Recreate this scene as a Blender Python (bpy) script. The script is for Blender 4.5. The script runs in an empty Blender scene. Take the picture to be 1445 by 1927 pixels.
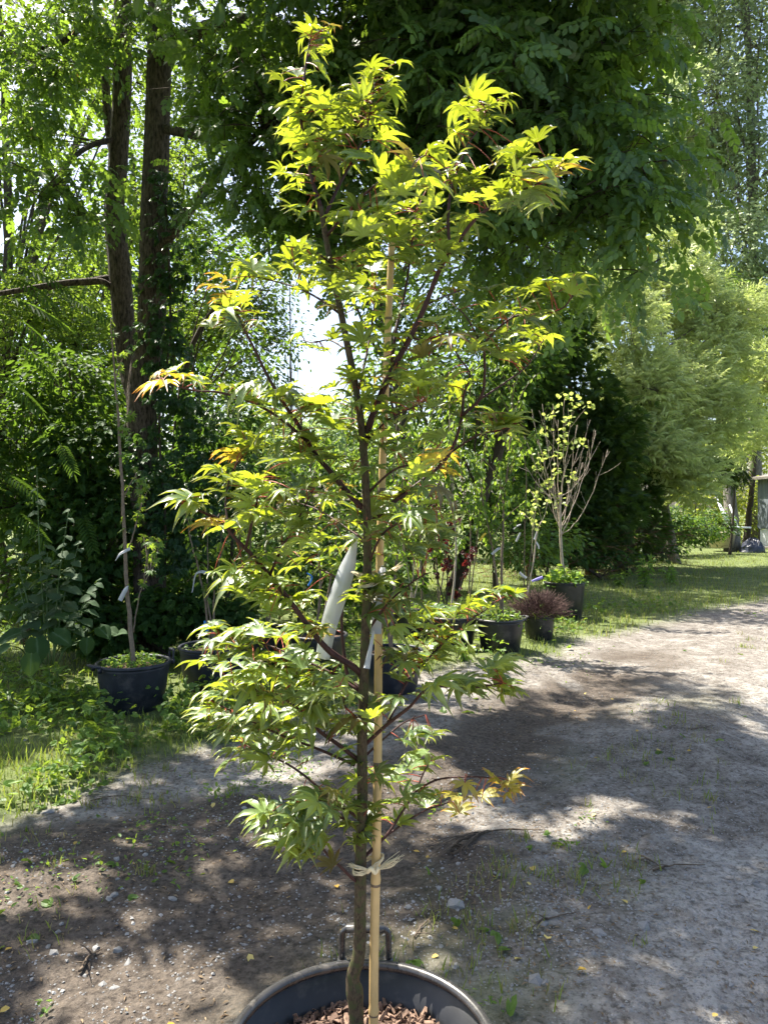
import bpy, math, random
import numpy as np
rng = np.random.default_rng(11)
random.seed(11)
sc = bpy.context.scene

# ------------------------------------------------------------------ camera, sky, sun, exposure
F, U0, HZ, CH = 1391.0, 722.5, 955.0, 1.6      # photo focal length in px, centre column, horizon row, eye height
cam_d = bpy.data.cameras.new('camera'); cam = bpy.data.objects.new('camera', cam_d)
sc.collection.objects.link(cam)
cam.location = (0, 0, CH); cam.rotation_euler = (math.radians(90), 0, 0)
cam_d.sensor_fit = 'VERTICAL'; cam_d.sensor_height = 36.0; cam_d.sensor_width = 27.0
cam_d.lens = F / 1927 * 36.0
cam_d.shift_y = -(963.5 - HZ) / 1927
cam_d.clip_start = 0.05; cam_d.clip_end = 2000
sc.camera = cam
SUN_AZ, SUN_EL = math.radians(-50), math.radians(59)       # azimuth from +Y, negative = left
S = np.array([math.sin(SUN_AZ) * math.cos(SUN_EL), math.cos(SUN_AZ) * math.cos(SUN_EL), math.sin(SUN_EL)])
world = bpy.data.worlds.new('World'); sc.world = world; world.use_nodes = True
wn = world.node_tree.nodes; wl = world.node_tree.links
bg = wn['Background']; sky = wn.new('ShaderNodeTexSky'); sky.sky_type = 'NISHITA'
sky.sun_disc = False; sky.sun_elevation = SUN_EL; sky.sun_rotation = SUN_AZ
sky.air_density = 1.0; sky.dust_density = 3.0; sky.ozone_density = 1.0
wl.new(sky.outputs[0], bg.inputs[0]); bg.inputs[1].default_value = 0.095
sun_d = bpy.data.lights.new('sun', 'SUN'); sun = bpy.data.objects.new('sun', sun_d); sc.collection.objects.link(sun)
sun_d.energy = 5.0; sun_d.angle = math.radians(0.53); sun_d.color = (1.0, 0.94, 0.82)
from mathutils import Vector, Matrix
sun.rotation_euler = Vector(S).to_track_quat('Z', 'Y').to_euler(); sun.location = (-10, 12, 20)
sc.view_settings.view_transform = 'Standard'; sc.view_settings.look = 'None'
sc.view_settings.exposure = 1.7; sc.view_settings.gamma = 1.0
sc.render.engine = 'CYCLES'
cy = sc.cycles
cy.max_bounces = 5; cy.diffuse_bounces = 3; cy.glossy_bounces = 2; cy.transmission_bounces = 4
cy.transparent_max_bounces = 8; cy.caustics_reflective = False; cy.caustics_refractive = False
cy.sample_clamp_indirect = 6.0; cy.use_denoising = True; cy.use_adaptive_sampling = True; cy.adaptive_threshold = .025

# ------------------------------------------------------------------ helpers
C = sc.collection
def P(u, v, d): return np.array([(u - U0) / F * d, d, CH + (HZ - v) / F * d])
def nrm(a): return a / np.maximum(np.linalg.norm(a, axis=-1, keepdims=True), 1e-9)
def _h(ix, iy, s):
    n = (ix.astype(np.int64) * 374761393 + iy.astype(np.int64) * 668265263 + s * 974634777) & 0xffffffff
    n = ((n ^ (n >> 13)) * 1274126177) & 0xffffffff
    return ((n ^ (n >> 16)) & 0xffff) / 65535.0
def vnoise(x, y, s=0):
    x = np.asarray(x, float); y = np.asarray(y, float)
    ix = np.floor(x); iy = np.floor(y); fx = x - ix; fy = y - iy
    fx = fx * fx * (3 - 2 * fx); fy = fy * fy * (3 - 2 * fy)
    a = _h(ix, iy, s); b = _h(ix + 1, iy, s); c = _h(ix, iy + 1, s); d = _h(ix + 1, iy + 1, s)
    return (a * (1 - fx) + b * fx) * (1 - fy) + (c * (1 - fx) + d * fx) * fy
def fbm(x, y, s=0, o=4):
    r = 0; a = 1; t = 0
    for k in range(o):
        r = r + a * vnoise(np.asarray(x) * 2 ** k + 17 * k, np.asarray(y) * 2 ** k - 9 * k, s + k); t += a; a *= .5
    return r / t
def sstep(a, b, x): t = np.clip((x - a) / (b - a), 0, 1); return t * t * (3 - 2 * t)
def strip_s(x, y): return (x - (.35 + (y - 2.76) * .64)) / 1.187      # signed distance from the weedy middle of the track
def grass_shift(y): return 1.0 * sstep(6, 9, y) + .5 * sstep(9, 11.5, y) + np.maximum(np.asarray(y) - 11.4, 0) * .55
def gh(x, y):                                                        # ground height
    x = np.asarray(x, float); y = np.asarray(y, float)
    s = strip_s(x, y)
    near = np.exp(-np.maximum(y - 6, 0) / 8)
    z = (fbm(x * .9, y * .9, 3, 3) - .5) * .07 * near + (fbm(x * 5, y * 5, 9, 4) - .5) * .035 * near
    z += (-.035 * np.exp(-((s + .85) / .4) ** 2) - .03 * np.exp(-((s - .9) / .4) ** 2)) * near
    z += (fbm(x * 22, y * 22, 31, 2) - .5) * .012 * near * np.exp(-((s + .8) / .5) ** 2)
    z += .05 * sstep(-2.3, -3.4, s) * near
    z += ((fbm(x * 13, y * 13, 37, 2) - .5) * .020 + (fbm(x * 2.3, y * 2.3, 43, 2) - .5) * .03) * near
    return z
def G(u, v):
    d = CH * F / (v - HZ); x = (u - U0) / F * d
    return np.array([x, d, float(gh(x, d))])
def tag(o, label=None, cat=None, group=None, kind=None):
    if label: o['label'] = label
    if cat: o['category'] = cat
    if group: o['group'] = group
    if kind: o['kind'] = kind
    return o
def empty(name, loc, label=None, cat=None, group=None):
    o = bpy.data.objects.new(name, None); C.objects.link(o); o.location = loc; o.empty_display_size = .1
    return tag(o, label, cat, group)
def mkmesh(name, V, Fs, mat, smooth=True, attrs=None):
    V = np.asarray(V, np.float32)
    me = bpy.data.meshes.new(name)
    Fs = [np.asarray(f, np.int32) for f in (Fs if isinstance(Fs, list) else [Fs]) if len(f)]
    li = np.concatenate([f.ravel() for f in Fs]); cnt = np.concatenate([np.full(len(f), f.shape[1], np.int32) for f in Fs])
    st = np.concatenate([[0], np.cumsum(cnt)[:-1]]).astype(np.int32)
    me.vertices.add(len(V)); me.vertices.foreach_set('co', V.ravel())
    me.loops.add(len(li)); me.loops.foreach_set('vertex_index', li)
    me.polygons.add(len(cnt)); me.polygons.foreach_set('loop_start', st); me.polygons.foreach_set('loop_total', cnt)
    me.polygons.foreach_set('use_smooth', np.full(len(cnt), smooth, bool))
    for k, a in (attrs or {}).items():
        at = me.attributes.new(k, 'FLOAT', 'POINT'); at.data.foreach_set('value', np.asarray(a, np.float32))
    me.update(calc_edges=True); me.validate()
    if mat: me.materials.append(mat)
    return me
def mk(name, V, Fs, mat, parent=None, smooth=True, attrs=None):
    """one mesh object; V is in world space, moved into the parent's space when there is one"""
    V = np.asarray(V, float)
    if parent is not None: V = V - np.array(parent.location)
    o = bpy.data.objects.new(name, mkmesh(name, V, Fs, mat, smooth, attrs)); C.objects.link(o)
    if parent is not None: o.parent = parent
    return o
def merge(items):
    Vs, T3, T4, n = [], [], [], 0
    for V, fs in items:
        for f in fs:
            f = np.asarray(f)
            if len(f): (T3 if f.shape[1] == 3 else T4).append(f + n)
        Vs.append(V); n += len(V)
    out = []
    if T3: out.append(np.concatenate(T3))
    if T4: out.append(np.concatenate(T4))
    return np.concatenate(Vs), out
def smooth_path(pts, n):
    pts = np.asarray(pts, float)
    if len(pts) < 3: 
        t = np.linspace(0, 1, n)[:, None]; return pts[0] * (1 - t) + pts[-1] * t
    p = np.vstack([2 * pts[0] - pts[1], pts, 2 * pts[-1] - pts[-2]])
    ts = np.linspace(0, len(pts) - 1 - 1e-6, n); i = ts.astype(int); t = (ts - i)[:, None]
    a, b, c, d = p[i], p[i + 1], p[i + 2], p[i + 3]
    return .5 * (2 * b + (c - a) * t + (2 * a - 5 * b + 4 * c - d) * t ** 2 + (3 * b - a - 3 * c + d) * t ** 3)
def tube(pts, r, ns=6, jit=0.0, ridge=None, ref=None):
    """tapering tube along pts (n,3) with radius r (n,) -> V, [quads, tris]"""
    pts = np.asarray(pts, float); n = len(pts); r = np.broadcast_to(np.asarray(r, float), (n,))
    t = nrm(np.gradient(pts, axis=0))
    if ref is None: ref = np.array([0, 0, 1.0]) if abs(np.mean(t[:, 2])) < .8 else np.array([1.0, 0, 0])
    a = nrm(np.cross(t, ref)); b = np.cross(t, a)
    th = np.arange(ns) / ns * 2 * np.pi
    rr = r[:, None] * np.ones(ns)[None]
    if ridge is not None: rr = rr * ridge(np.arange(n)[:, None] * np.ones(ns)[None], th[None] * np.ones((n, 1)))
    elif jit: rr = rr * (1 + rng.normal(0, jit, (n, ns)))
    V = pts[:, None] + rr[..., None] * (a[:, None] * np.cos(th)[None, :, None] + b[:, None] * np.sin(th)[None, :, None])
    V = V.reshape(-1, 3)
    i = np.arange(n - 1)[:, None] * ns; j = np.arange(ns)[None]; j2 = (j + 1) % ns
    q = np.stack([i + j, i + j2, i + ns + j2, i + ns + j], -1).reshape(-1, 4)
    V = np.vstack([V, pts[-1], pts[0]]); e = (n - 1) * ns; tip = n * ns
    k = np.arange(ns); k2 = (k + 1) % ns
    tr = np.vstack([np.stack([e + k, e + k2, np.full(ns, tip)], -1), np.stack([k2, k, np.full(ns, tip + 1)], -1)])
    return V, [q, tr]
def lathe(prof, ns, ctr, closed=False):
    prof = np.asarray(prof, float); n = len(prof); th = np.arange(ns) / ns * 2 * np.pi
    V = np.stack([prof[:, 0][:, None] * np.cos(th), prof[:, 0][:, None] * np.sin(th), prof[:, 1][:, None] * np.ones(ns)], -1).reshape(-1, 3) + np.asarray(ctr)
    m = n if closed else n - 1
    i = np.arange(m)[:, None] * ns; i2 = ((np.arange(m) + 1) % n)[:, None] * ns; j = np.arange(ns)[None]; j2 = (j + 1) % ns
    return V, [np.stack([i + j, i + j2, i2 + j2, i2 + j], -1).reshape(-1, 4)]
def box(c, h, R=None):
    s = np.array([[x, y, z] for x in (-1, 1) for y in (-1, 1) for z in (-1, 1)], float) * np.asarray(h)
    if R is not None: s = s @ np.asarray(R).T
    return s + np.asarray(c), [np.array([[0, 1, 3, 2], [4, 6, 7, 5], [0, 4, 5, 1], [2, 3, 7, 6], [0, 2, 6, 4], [1, 5, 7, 3]])]
def rotz(a): c, s = math.cos(a), math.sin(a); return np.array([[c, -s, 0], [s, c, 0], [0, 0, 1.0]])
def frames(axis, normal):
    """(N,3,3) columns x,y,z with y = leaf axis, z about the normal"""
    y = nrm(np.asarray(axis, float)); x = nrm(np.cross(y, normal)); z = np.cross(x, y)
    return np.stack([x, y, z], -1)
def scatter(tmpl, pos, R, scale):
    """many copies of a leaf template in one mesh -> V, faces, var"""
    Vt, Ft = tmpl; N = len(pos); k = len(Vt)
    V = np.einsum('nij,kj->nki', R, Vt) * np.asarray(scale).reshape(-1, 1, 1) + np.asarray(pos)[:, None]
    off = (np.arange(N) * k)[:, None, None]
    fs = [(f[None] + off).reshape(-1, f.shape[1]) for f in Ft]
    return V.reshape(-1, 3), fs, np.repeat(rng.random(N), k)
def rand_dirs(n, up=0.0, spread=1.0):
    d = rng.normal(0, 1, (n, 3)) * spread; d[:, 2] += up
    return nrm(d)

# ------------------------------------------------------------------ materials
def newmat(name):
    m = bpy.data.materials.new(name); m.use_nodes = True
    nt = m.node_tree; return m, nt, nt.nodes, nt.links, nt.nodes['Principled BSDF'], nt.nodes['Material Output']
def ramp(N, L, src, stops):
    r = N.new('ShaderNodeValToRGB'); e = r.color_ramp.elements
    while len(e) < len(stops): e.new(.5)
    for el, (p, c) in zip(e, stops): el.position = p; el.color = (*c, 1)
    if src is not None: L.new(src, r.inputs[0])
    return r
def noise(N, L, scale, detail=3, rough=.55, vec=None, dim='3D'):
    n = N.new('ShaderNodeTexNoise'); n.inputs['Scale'].default_value = scale; n.inputs['Detail'].default_value = detail
    n.inputs['Roughness'].default_value = rough
    if vec is not None: L.new(vec, n.inputs['Vector'])
    return n
def mixc(N, L, a, b, f, mode='MIX'):
    m = N.new('ShaderNodeMix'); m.data_type = 'RGBA'; m.blend_type = mode
    for s, v in ((6, a), (7, b), (0, f)):
        if isinstance(v, (tuple, list)): m.inputs[s].default_value = (*v, 1)
        elif isinstance(v, (int, float)): m.inputs[s].default_value = v
        else: L.new(v, m.inputs[s])
    return m.outputs[2]
def bump(N, L, h, strength, dist, bsdf):
    b = N.new('ShaderNodeBump'); b.inputs['Strength'].default_value = strength; b.inputs['Distance'].default_value = dist
    L.new(h, b.inputs['Height']); L.new(b.outputs[0], bsdf.inputs['Normal'])
def leafmat(name, c0, c1, tr, tfac=.4, rough=.42, spec=.5, src='var', rib=False, tipcol=None, tv=(.78, 1.22)):
    """leaf: glossy top over diffuse, plus light through the blade"""
    m, nt, N, L, b, out = newmat(name)
    if src == 'var':
        a = N.new('ShaderNodeAttribute'); a.attribute_name = 'var'; v = a.outputs['Fac']
    else:
        a = N.new('ShaderNodeObjectInfo'); v = a.outputs['Random']
    col = ramp(N, L, v, [(0, c0), (1, c1)]).outputs[0]
    t0 = tuple(x * tv[0] for x in tr); t1 = tuple(min(1, x * tv[1]) for x in tr)
    tcol = ramp(N, L, v, [(0, t0), (1, t1)]).outputs[0]
    if rib:
        r = N.new('ShaderNodeAttribute'); r.attribute_name = 'rib'
        p = N.new('ShaderNodeMath'); p.operation = 'POWER'; L.new(r.outputs['Fac'], p.inputs[0]); p.inputs[1].default_value = 9
        col = mixc(N, L, col, tuple(min(1, x * 1.7 + .05) for x in c1), p.outputs[0])
        tcol = mixc(N, L, tcol, tuple(x * .6 for x in tr), p.outputs[0])
    if tipcol:
        r = N.new('ShaderNodeAttribute'); r.attribute_name = 'tip'
        q = ramp(N, L, r.outputs['Fac'], [(.55, (0, 0, 0)), (1, (1, 1, 1))])
        col = mixc(N, L, col, tipcol, q.outputs[0]); tcol = mixc(N, L, tcol, tipcol, q.outputs[0])
    L.new(col, b.inputs['Base Color']); b.inputs['Roughness'].default_value = rough; b.inputs['Specular IOR Level'].default_value = spec
    t = N.new('ShaderNodeBsdfTranslucent'); L.new(tcol, t.inputs[0])
    mx = N.new('ShaderNodeMixShader'); mx.inputs[0].default_value = tfac
    L.new(b.outputs[0], mx.inputs[1]); L.new(t.outputs[0], mx.inputs[2]); L.new(mx.outputs[0], out.inputs[0])
    return m
def plain(name, col, rough=.6, spec=.4, nscale=0, var=.25, bmp=0.0, metal=0):
    m, nt, N, L, b, out = newmat(name)
    b.inputs['Roughness'].default_value = rough; b.inputs['Specular IOR Level'].default_value = spec; b.inputs['Metallic'].default_value = metal
    if nscale:
        tc = N.new('ShaderNodeTexCoord'); n = noise(N, L, nscale, 5, .6, tc.outputs['Object'])
        r = ramp(N, L, n.outputs['Fac'], [(.3, tuple(x * (1 - var) for x in col)), (.7, tuple(min(1, x * (1 + var)) for x in col))])
        L.new(r.outputs[0], b.inputs['Base Color'])
        if bmp: bump(N, L, n.outputs['Fac'], .6, bmp, b)
    else: b.inputs['Base Color'].default_value = (*col, 1)
    return m
def barkmat(name, dark, light, scale, stretch=.18, dist=.02, moss=None):
    m, nt, N, L, b, out = newmat(name)
    tc = N.new('ShaderNodeTexCoord'); mp = N.new('ShaderNodeMapping'); mp.inputs['Scale'].default_value = (1, 1, stretch)
    L.new(tc.outputs['Object'], mp.inputs[0])
    n = noise(N, L, scale, 6, .65, mp.outputs[0]); n2 = noise(N, L, scale * .25, 3, .5, tc.outputs['Object'])
    c = ramp(N, L, n.outputs['Fac'], [(.35, dark), (.62, light)]).outputs[0]
    if moss is not None: 
        q = ramp(N, L, n2.outputs['Fac'], [(.48, (0, 0, 0)), (.62, (1, 1, 1))]); c = mixc(N, L, c, moss, q.outputs[0])
    L.new(c, b.inputs['Base Color']); b.inputs['Roughness'].default_value = .85; b.inputs['Specular IOR Level'].default_value = .25
    bump(N, L, n.outputs['Fac'], .9, dist, b)
    return m
M = {}
M['black_pot'] = plain('black_plastic', (.018, .019, .022), .42, .5, 14, .35, .0006)
M['pot_rim'] = plain('scuffed_sheen_rim', (.035, .034, .035), .27, .7, 18, .4, .0006)  # base greyer than the body to imitate sky reflection; noise adds the scuffs
def dusty(m, scale, dust=(.20, .17, .14), lo=.52, hi=.72, amt=.55):
    # dried soil and scuffs over the plastic
    N, L = m.node_tree.nodes, m.node_tree.links; b = N['Principled BSDF']
    tc = N.new('ShaderNodeTexCoord'); n = noise(N, L, scale, 7, .7, tc.outputs['Object'])
    q = ramp(N, L, n.outputs['Fac'], [(lo, (0, 0, 0)), (hi, (amt, amt, amt))])
    src = b.inputs['Base Color'].links[0].from_socket
    L.new(mixc(N, L, src, dust, q.outputs[0]), b.inputs['Base Color'])
    r = N.new('ShaderNodeMapRange'); L.new(q.outputs[0], r.inputs[0]); r.inputs[3].default_value = b.inputs['Roughness'].default_value; r.inputs[4].default_value = .85; L.new(r.outputs[0], b.inputs['Roughness'])
dusty(M['black_pot'], 7, amt=.35); dusty(M['pot_rim'], 16, amt=.5)
M['navy_pot'] = plain('dark_plastic', (.016, .020, .032), .5, .45, 12, .35, .0006)
dusty(M['navy_pot'], 6, amt=.3)
M['soil'] = plain('potting_soil', (.08, .05, .035), .95, .2, 60, .5, .01)
M['chip'] = plain('bark_chip', (.19, .125, .092), .85, .25, 45, .75)
M['bamboo'] = plain('bamboo_cane', (.62, .43, .19), .45, .45, 9, .14)
M['twine'] = plain('raffia_twine', (.72, .62, .42), .8, .3, 80, .2)
M['tagwhite'] = leafmat('white_plastic_tag', (.58, .60, .63), (.64, .66, .69), (.62, .64, .66), .3, .35, .5, 'obj')
M['tagyellow'] = plain('yellow_plastic_tag', (.75, .55, .06), .45)
M['tagpurple'] = plain('violet_plastic_tag', (.34, .30, .72), .45)
M['tagblue'] = plain('blue_ribbon', (.04, .22, .62), .5)
M['stone'] = plain('grey_stone', (.27, .265, .26), .85, .25, 25, .35, .004)
M['twig'] = plain('dry_twig', (.13, .10, .075), .9, .2, 30, .4)
M['maple_bark'] = barkmat('young_maple_bark', (.036, .026, .017), (.115, .085, .052), 260, .35, .002, (.07, .075, .03))
M['maple_twig'] = plain('dark_red_twig', (.050, .021, .019), .6, .3, 60, .4)
M['petiole'] = plain('red_petiole', (.33, .06, .035), .5, .4, 0)
M['maple_leaf'] = leafmat('maple_leaf', (.04, .09, .028), (.16, .25, .075), (.62, .74, .03), .36, .42, 1.0, 'obj', True, (.26, .26, .06), (.40, 1.2))
M['maple_leafs'] = leafmat('maple_leaf_mass', (.04, .09, .028), (.16, .25, .075), (.62, .74, .03), .36, .42, 1.0, 'var', True, (.26, .26, .06), (.40, 1.2))
M['maple_bronze'] = leafmat('bronze_maple_leaf', (.20, .18, .04), (.30, .27, .06), (.66, .54, .04), .40, .42, .7, 'obj', True, (.50, .16, .04))
M['maple_purple'] = leafmat('purple_tinted_maple_leaf', (.05, .058, .03), (.10, .10, .05), (.45, .36, .05), .32, .45, .5, 'obj', True, (.22, .06, .05))
M['locust'] = leafmat('locust_leaf', (.045, .100, .042), (.09, .165, .058), (.34, .52, .045), .38, .42, .55)
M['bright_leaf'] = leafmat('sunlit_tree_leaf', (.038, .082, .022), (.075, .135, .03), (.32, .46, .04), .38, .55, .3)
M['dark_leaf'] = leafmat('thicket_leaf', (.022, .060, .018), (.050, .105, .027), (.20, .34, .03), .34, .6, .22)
M['creeper'] = leafmat('creeper_leaf', (.022, .062, .028), (.045, .10, .036), (.16, .30, .03), .32, .4, .5)
M['greyleaf'] = leafmat('grey_green_leaf', (.05, .09, .05), (.085, .135, .07), (.18, .26, .06), .32, .65, .2)
M['burdock'] = leafmat('broad_weed_leaf', (.022, .058, .022), (.045, .09, .032), (.16, .27, .03), .34, .7, .18, 'obj', True)
M['weed'] = leafmat('weed_leaf', (.06, .13, .03), (.12, .21, .045), (.36, .50, .05), .4, .5, .4)
M['grass'] = leafmat('grass_blade', (.075, .14, .03), (.17, .21, .055), (.40, .50, .07), .4, .5, .35)
M['drygrass'] = leafmat('dry_grass_blade', (.14, .14, .05), (.28, .25, .10), (.45, .42, .12), .35, .6, .3)
M['feather'] = leafmat('feathery_leaf', (.40, .47, .20), (.60, .65, .34), (.74, .82, .32), .5, .42, .6)  # pale foliage, its albedo raised further in place of sunlight
M['arbor'] = leafmat('arborvitae_spray', (.025, .060, .018), (.060, .11, .022), (.20, .32, .03), .3, .55, .35)
M['poplar'] = leafmat('poplar_leaf', (.17, .23, .13), (.32, .38, .23), (.52, .62, .25), .42, .40, .6)
M['yellow_bush'] = leafmat('sunlit_bush_leaf', (.12, .18, .035), (.22, .28, .055), (.55, .60, .07), .42, .45, .45)
M['far'] = leafmat('far_tree_leaf', (.10, .17, .085), (.15, .22, .11), (.35, .46, .13), .4, .6, .3)
M['redbud'] = leafmat('pale_round_leaf', (.24, .34, .10), (.34, .42, .13), (.66, .76, .16), .45, .45, .4)
M['sapling'] = leafmat('sapling_leaf', (.05, .11, .028), (.10, .18, .04), (.34, .50, .045), .4, .45, .45)
M['redmaple'] = leafmat('dark_red_leaf', (.04, .008, .011), (.08, .015, .018), (.20, .02, .02), .35, .45, .4)
M['clover'] = leafmat('pot_weed_leaf', (.09, .19, .04), (.16, .28, .06), (.40, .56, .06), .4, .5, .4)
M['bark'] = barkmat('locust_bark', (.022, .018, .014), (.16, .125, .098), 46, .26, .05)
M['barkgrey'] = barkmat('grey_bark', (.10, .088, .075), (.25, .225, .195), 30, .25, .012)
M['stem'] = plain('grey_brown_stem', (.20, .155, .115), .8, .25, 40, .3)
M['darkstem'] = plain('dark_stem', (.07, .055, .042), .85, .25, 30, .3)
M['palestem'] = plain('pale_bare_twig', (.44, .37, .30), .8, .25, 40, .25)
M['deadtwig'] = plain('dead_inner_twig', (.17, .095, .055), .9, .2, 20, .35)
M['brownshrub'] = plain('dry_brown_twig', (.085, .05, .045), .85, .25, 40, .35)
M['greenstem'] = plain('green_weed_stem', (.11, .17, .06), .6, .3, 30, .2)
M['metal_black'] = plain('black_steel_post', (.012, .012, .013), .5, .4)
M['shed_wall'] = barkmat('weathered_shaded_board', (.09, .11, .125), (.16, .185, .20), 12, .08, .004)  # board colour darkened to carry the shade of the trees
M['shed_roof'] = plain('weathered_roof', (.20, .18, .16), .8, .3, 6, .3)
M['white_paint'] = plain('white_plastic', (.72, .74, .78), .4, .4, 6, .08)
M['tub'] = plain('beige_plastic', (.52, .44, .34), .55, .35, 8, .12)
M['wood'] = plain('weathered_plank', (.34, .29, .23), .85, .25, 12, .3)
M['junk'] = plain('dark_sheeting', (.02, .025, .045), .35, .5, 10, .3)
M['litter'] = leafmat('dry_litter', (.16, .11, .07), (.34, .26, .17), (.3, .2, .1), .15, .8, .2)
M['fallen'] = leafmat('yellow_fallen_leaf', (.55, .34, .06), (.66, .55, .20), (.6, .45, .1), .2, .6, .3, 'obj')
# ------------------------------------------------------------------ sun patches chosen on the ground; crown leaves in their rays are cut
def sunproj(p):
    p = np.asarray(p); t = p[:, 2] / S[2]
    return p[:, 0] - S[0] * t, p[:, 1] - S[1] * t
def lit_gap(x, y):
    s = strip_s(x, y)
    n1 = fbm(x * 2.6, y * 2.0, 51, 2); n2 = fbm(x * .8, y * .8, 77, 3)
    lit = (fbm(x * 4.2, y * 3.4, 57, 2) > .70 - .2 * (n2 - .5)) & (s < .2)
    lit |= (n1 > .655 - .30 * (n2 - .5) + .16 * (s < -2.2) + .09 * (s > .3))                                             # dapples
    lit |= ((x > -.75) & (x < 2.1) & (y > -.3) & (y < 1.97 + .12 * (n1 - .5)))       # gap over the maple
    far = (y > 8.7 + 1.3 * (n2 - .5)) & (x > 1.2 + .9 * (n1 - .5))
    lit |= far & (n1 < .70)
    lit |= (x > 3.1 + .8 * (n2 - .5)) & (y > 5.6) & (n1 < .72)
    lit |= (((x + 2.1) / .5) ** 2 + ((y - 4.1) / .5) ** 2 < 1 + .8 * (n1 - .5))      # grass at the left edge
    lit |= (((x + 1.5) / .45) ** 2 + ((y - 3.1) / .22) ** 2 < 1 + .9 * (n1 - .5))
    lit |= (((x + .9) / .5) ** 2 + ((y - 2.45) / .3) ** 2 < 1 + 1.6 * (n1 - .5)) & (n1 > .45)
    lit |= (((x - .55) / .75) ** 2 + ((y - 4.6) / .5) ** 2 < 1) & (n1 > .53)
    lit |= (((x - 1.0) / .6) ** 2 + ((y - 2.3) / .16) ** 2 < 1) & (n1 > .5)
    lit |= (((x - .6) / .5) ** 2 + ((y - 7.6) / .5) ** 2 < 1) & (n1 > .45)
    return lit
def keep_shade(p):
    x, y = sunproj(p); return ~lit_gap(x, y)
def out_of_way(p): u = U0 + F * p[:, 0] / p[:, 1]; v = HZ - F * (p[:, 2] - CH) / p[:, 1]; return (v < -90) | (u < -120) | (u > 1560)

# ------------------------------------------------------------------ ground
ys = np.concatenate([np.linspace(-6, 1.6, 12), np.arange(1.75, 6.5, .031), 6.5 * np.exp(np.linspace(0, math.log(600 / 6.5), 110))[1:]])
xs_h = np.concatenate([np.arange(0, 2.4, .03), 2.4 * np.exp(np.linspace(0, math.log(500 / 2.4), 70))[1:]])
xs = np.concatenate([-xs_h[::-1], xs_h[1:]])
X, Y = np.meshgrid(xs, ys)
Z = gh(X, Y)
ss = strip_s(X, Y)
nA = fbm(X * 1.3, Y * 1.3, 5, 4); nB = fbm(X * 4, Y * 4, 6, 3)
gthr = grass_shift(Y)
grassm = np.maximum(sstep(-2.25, -2.75, ss - gthr + .9 * (nA - .5)), .55 * np.exp(-(ss / .33) ** 2) * sstep(.42, .6, nA) * (Y > 2) * sstep(7, 5, Y))
grassm = np.maximum(grassm, sstep(14, 30, Y) * (ss < -1))
grassm = np.maximum(grassm, sstep(12, 16, Y) * sstep(-1.1, -1.6, ss + .8 * (nA - .5)))
grassm = np.maximum(grassm, sstep(1.9, 2.6, ss + .7 * (nA - .5)) * (Y > 3))
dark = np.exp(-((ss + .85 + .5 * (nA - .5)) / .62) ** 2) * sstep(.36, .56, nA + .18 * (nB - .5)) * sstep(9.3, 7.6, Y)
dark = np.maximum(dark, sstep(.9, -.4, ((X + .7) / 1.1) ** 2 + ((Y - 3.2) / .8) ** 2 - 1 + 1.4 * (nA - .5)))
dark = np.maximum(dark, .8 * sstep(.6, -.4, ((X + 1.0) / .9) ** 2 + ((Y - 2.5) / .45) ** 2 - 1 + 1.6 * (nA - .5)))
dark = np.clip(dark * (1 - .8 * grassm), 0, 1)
pale = .75 * sstep(.25, .75, ss + .5 * (nA - .5)) * sstep(.30, .55, nA + .25 * (nB - .5)) + .6 * np.exp(-((ss + 1.9) / .4) ** 2) * sstep(.4, .6, nA)
pale = np.clip(pale * (1 - dark) * (1 - grassm), 0, 1)
ny, nx = X.shape
i = np.arange(ny - 1)[:, None] * nx; j = np.arange(nx - 1)[None]
quads = np.stack([i + j, i + j + 1, i + nx + j + 1, i + nx + j], -1).reshape(-1, 4)
m, nt, N, L, b, out = newmat('dirt_track')
tc = N.new('ShaderNodeTexCoord'); vec = tc.outputs['Object']
n1 = noise(N, L, 3.5, 6, .62, vec); n2 = noise(N, L, 38, 5, .7, vec); n3 = noise(N, L, 170, 3, .6, vec)
vo = N.new('ShaderNodeTexVoronoi'); vo.inputs['Scale'].default_value = 62; L.new(vec, vo.inputs['Vector'])
base = ramp(N, L, n1.outputs['Fac'], [(.3, (.19, .168, .148)), (.52, (.29, .265, .24)), (.75, (.44, .415, .385))]).outputs[0]
grit = ramp(N, L, n2.outputs['Fac'], [(.36, (.26, .24, .22)), (.52, (.9, .9, .9)), (.7, (1.0, 1.0, 1.0))]).outputs[0]
n4 = noise(N, L, 11, 5, .65, vec); patch = ramp(N, L, n4.outputs['Fac'], [(.38, (.55, .52, .49)), (.56, (1, 1, 1))]).outputs[0]
col = mixc(N, L, mixc(N, L, base, patch, .8, 'MULTIPLY'), grit, .8, 'MULTIPLY')
peb = ramp(N, L, vo.outputs['Distance'], [(.16, (1, 1, 1)), (.30, (0, 0, 0))]); 
pebm = N.new('ShaderNodeMath'); pebm.operation = 'MULTIPLY'; L.new(peb.outputs[0], pebm.inputs[0])
pr = ramp(N, L, vo.outputs['Color'], [(.55, (0, 0, 0)), (.62, (.8, .8, .8))]); L.new(pr.outputs[0], pebm.inputs[1])
col = mixc(N, L, col, (.40, .41, .42), pebm.outputs[0])
ap = N.new('ShaderNodeAttribute'); ap.attribute_name = 'pale'; pcol = mixc(N, L, mixc(N, L, (.52, .495, .465), patch, .75, 'MULTIPLY'), grit, .85, 'MULTIPLY'); col = mixc(N, L, col, pcol, ap.outputs['Fac'])
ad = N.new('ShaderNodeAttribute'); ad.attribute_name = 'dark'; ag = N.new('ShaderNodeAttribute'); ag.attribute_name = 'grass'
dcol = ramp(N, L, n2.outputs['Fac'], [(.32, (.028, .022, .019)), (.68, (.15, .118, .092))]).outputs[0]
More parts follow.
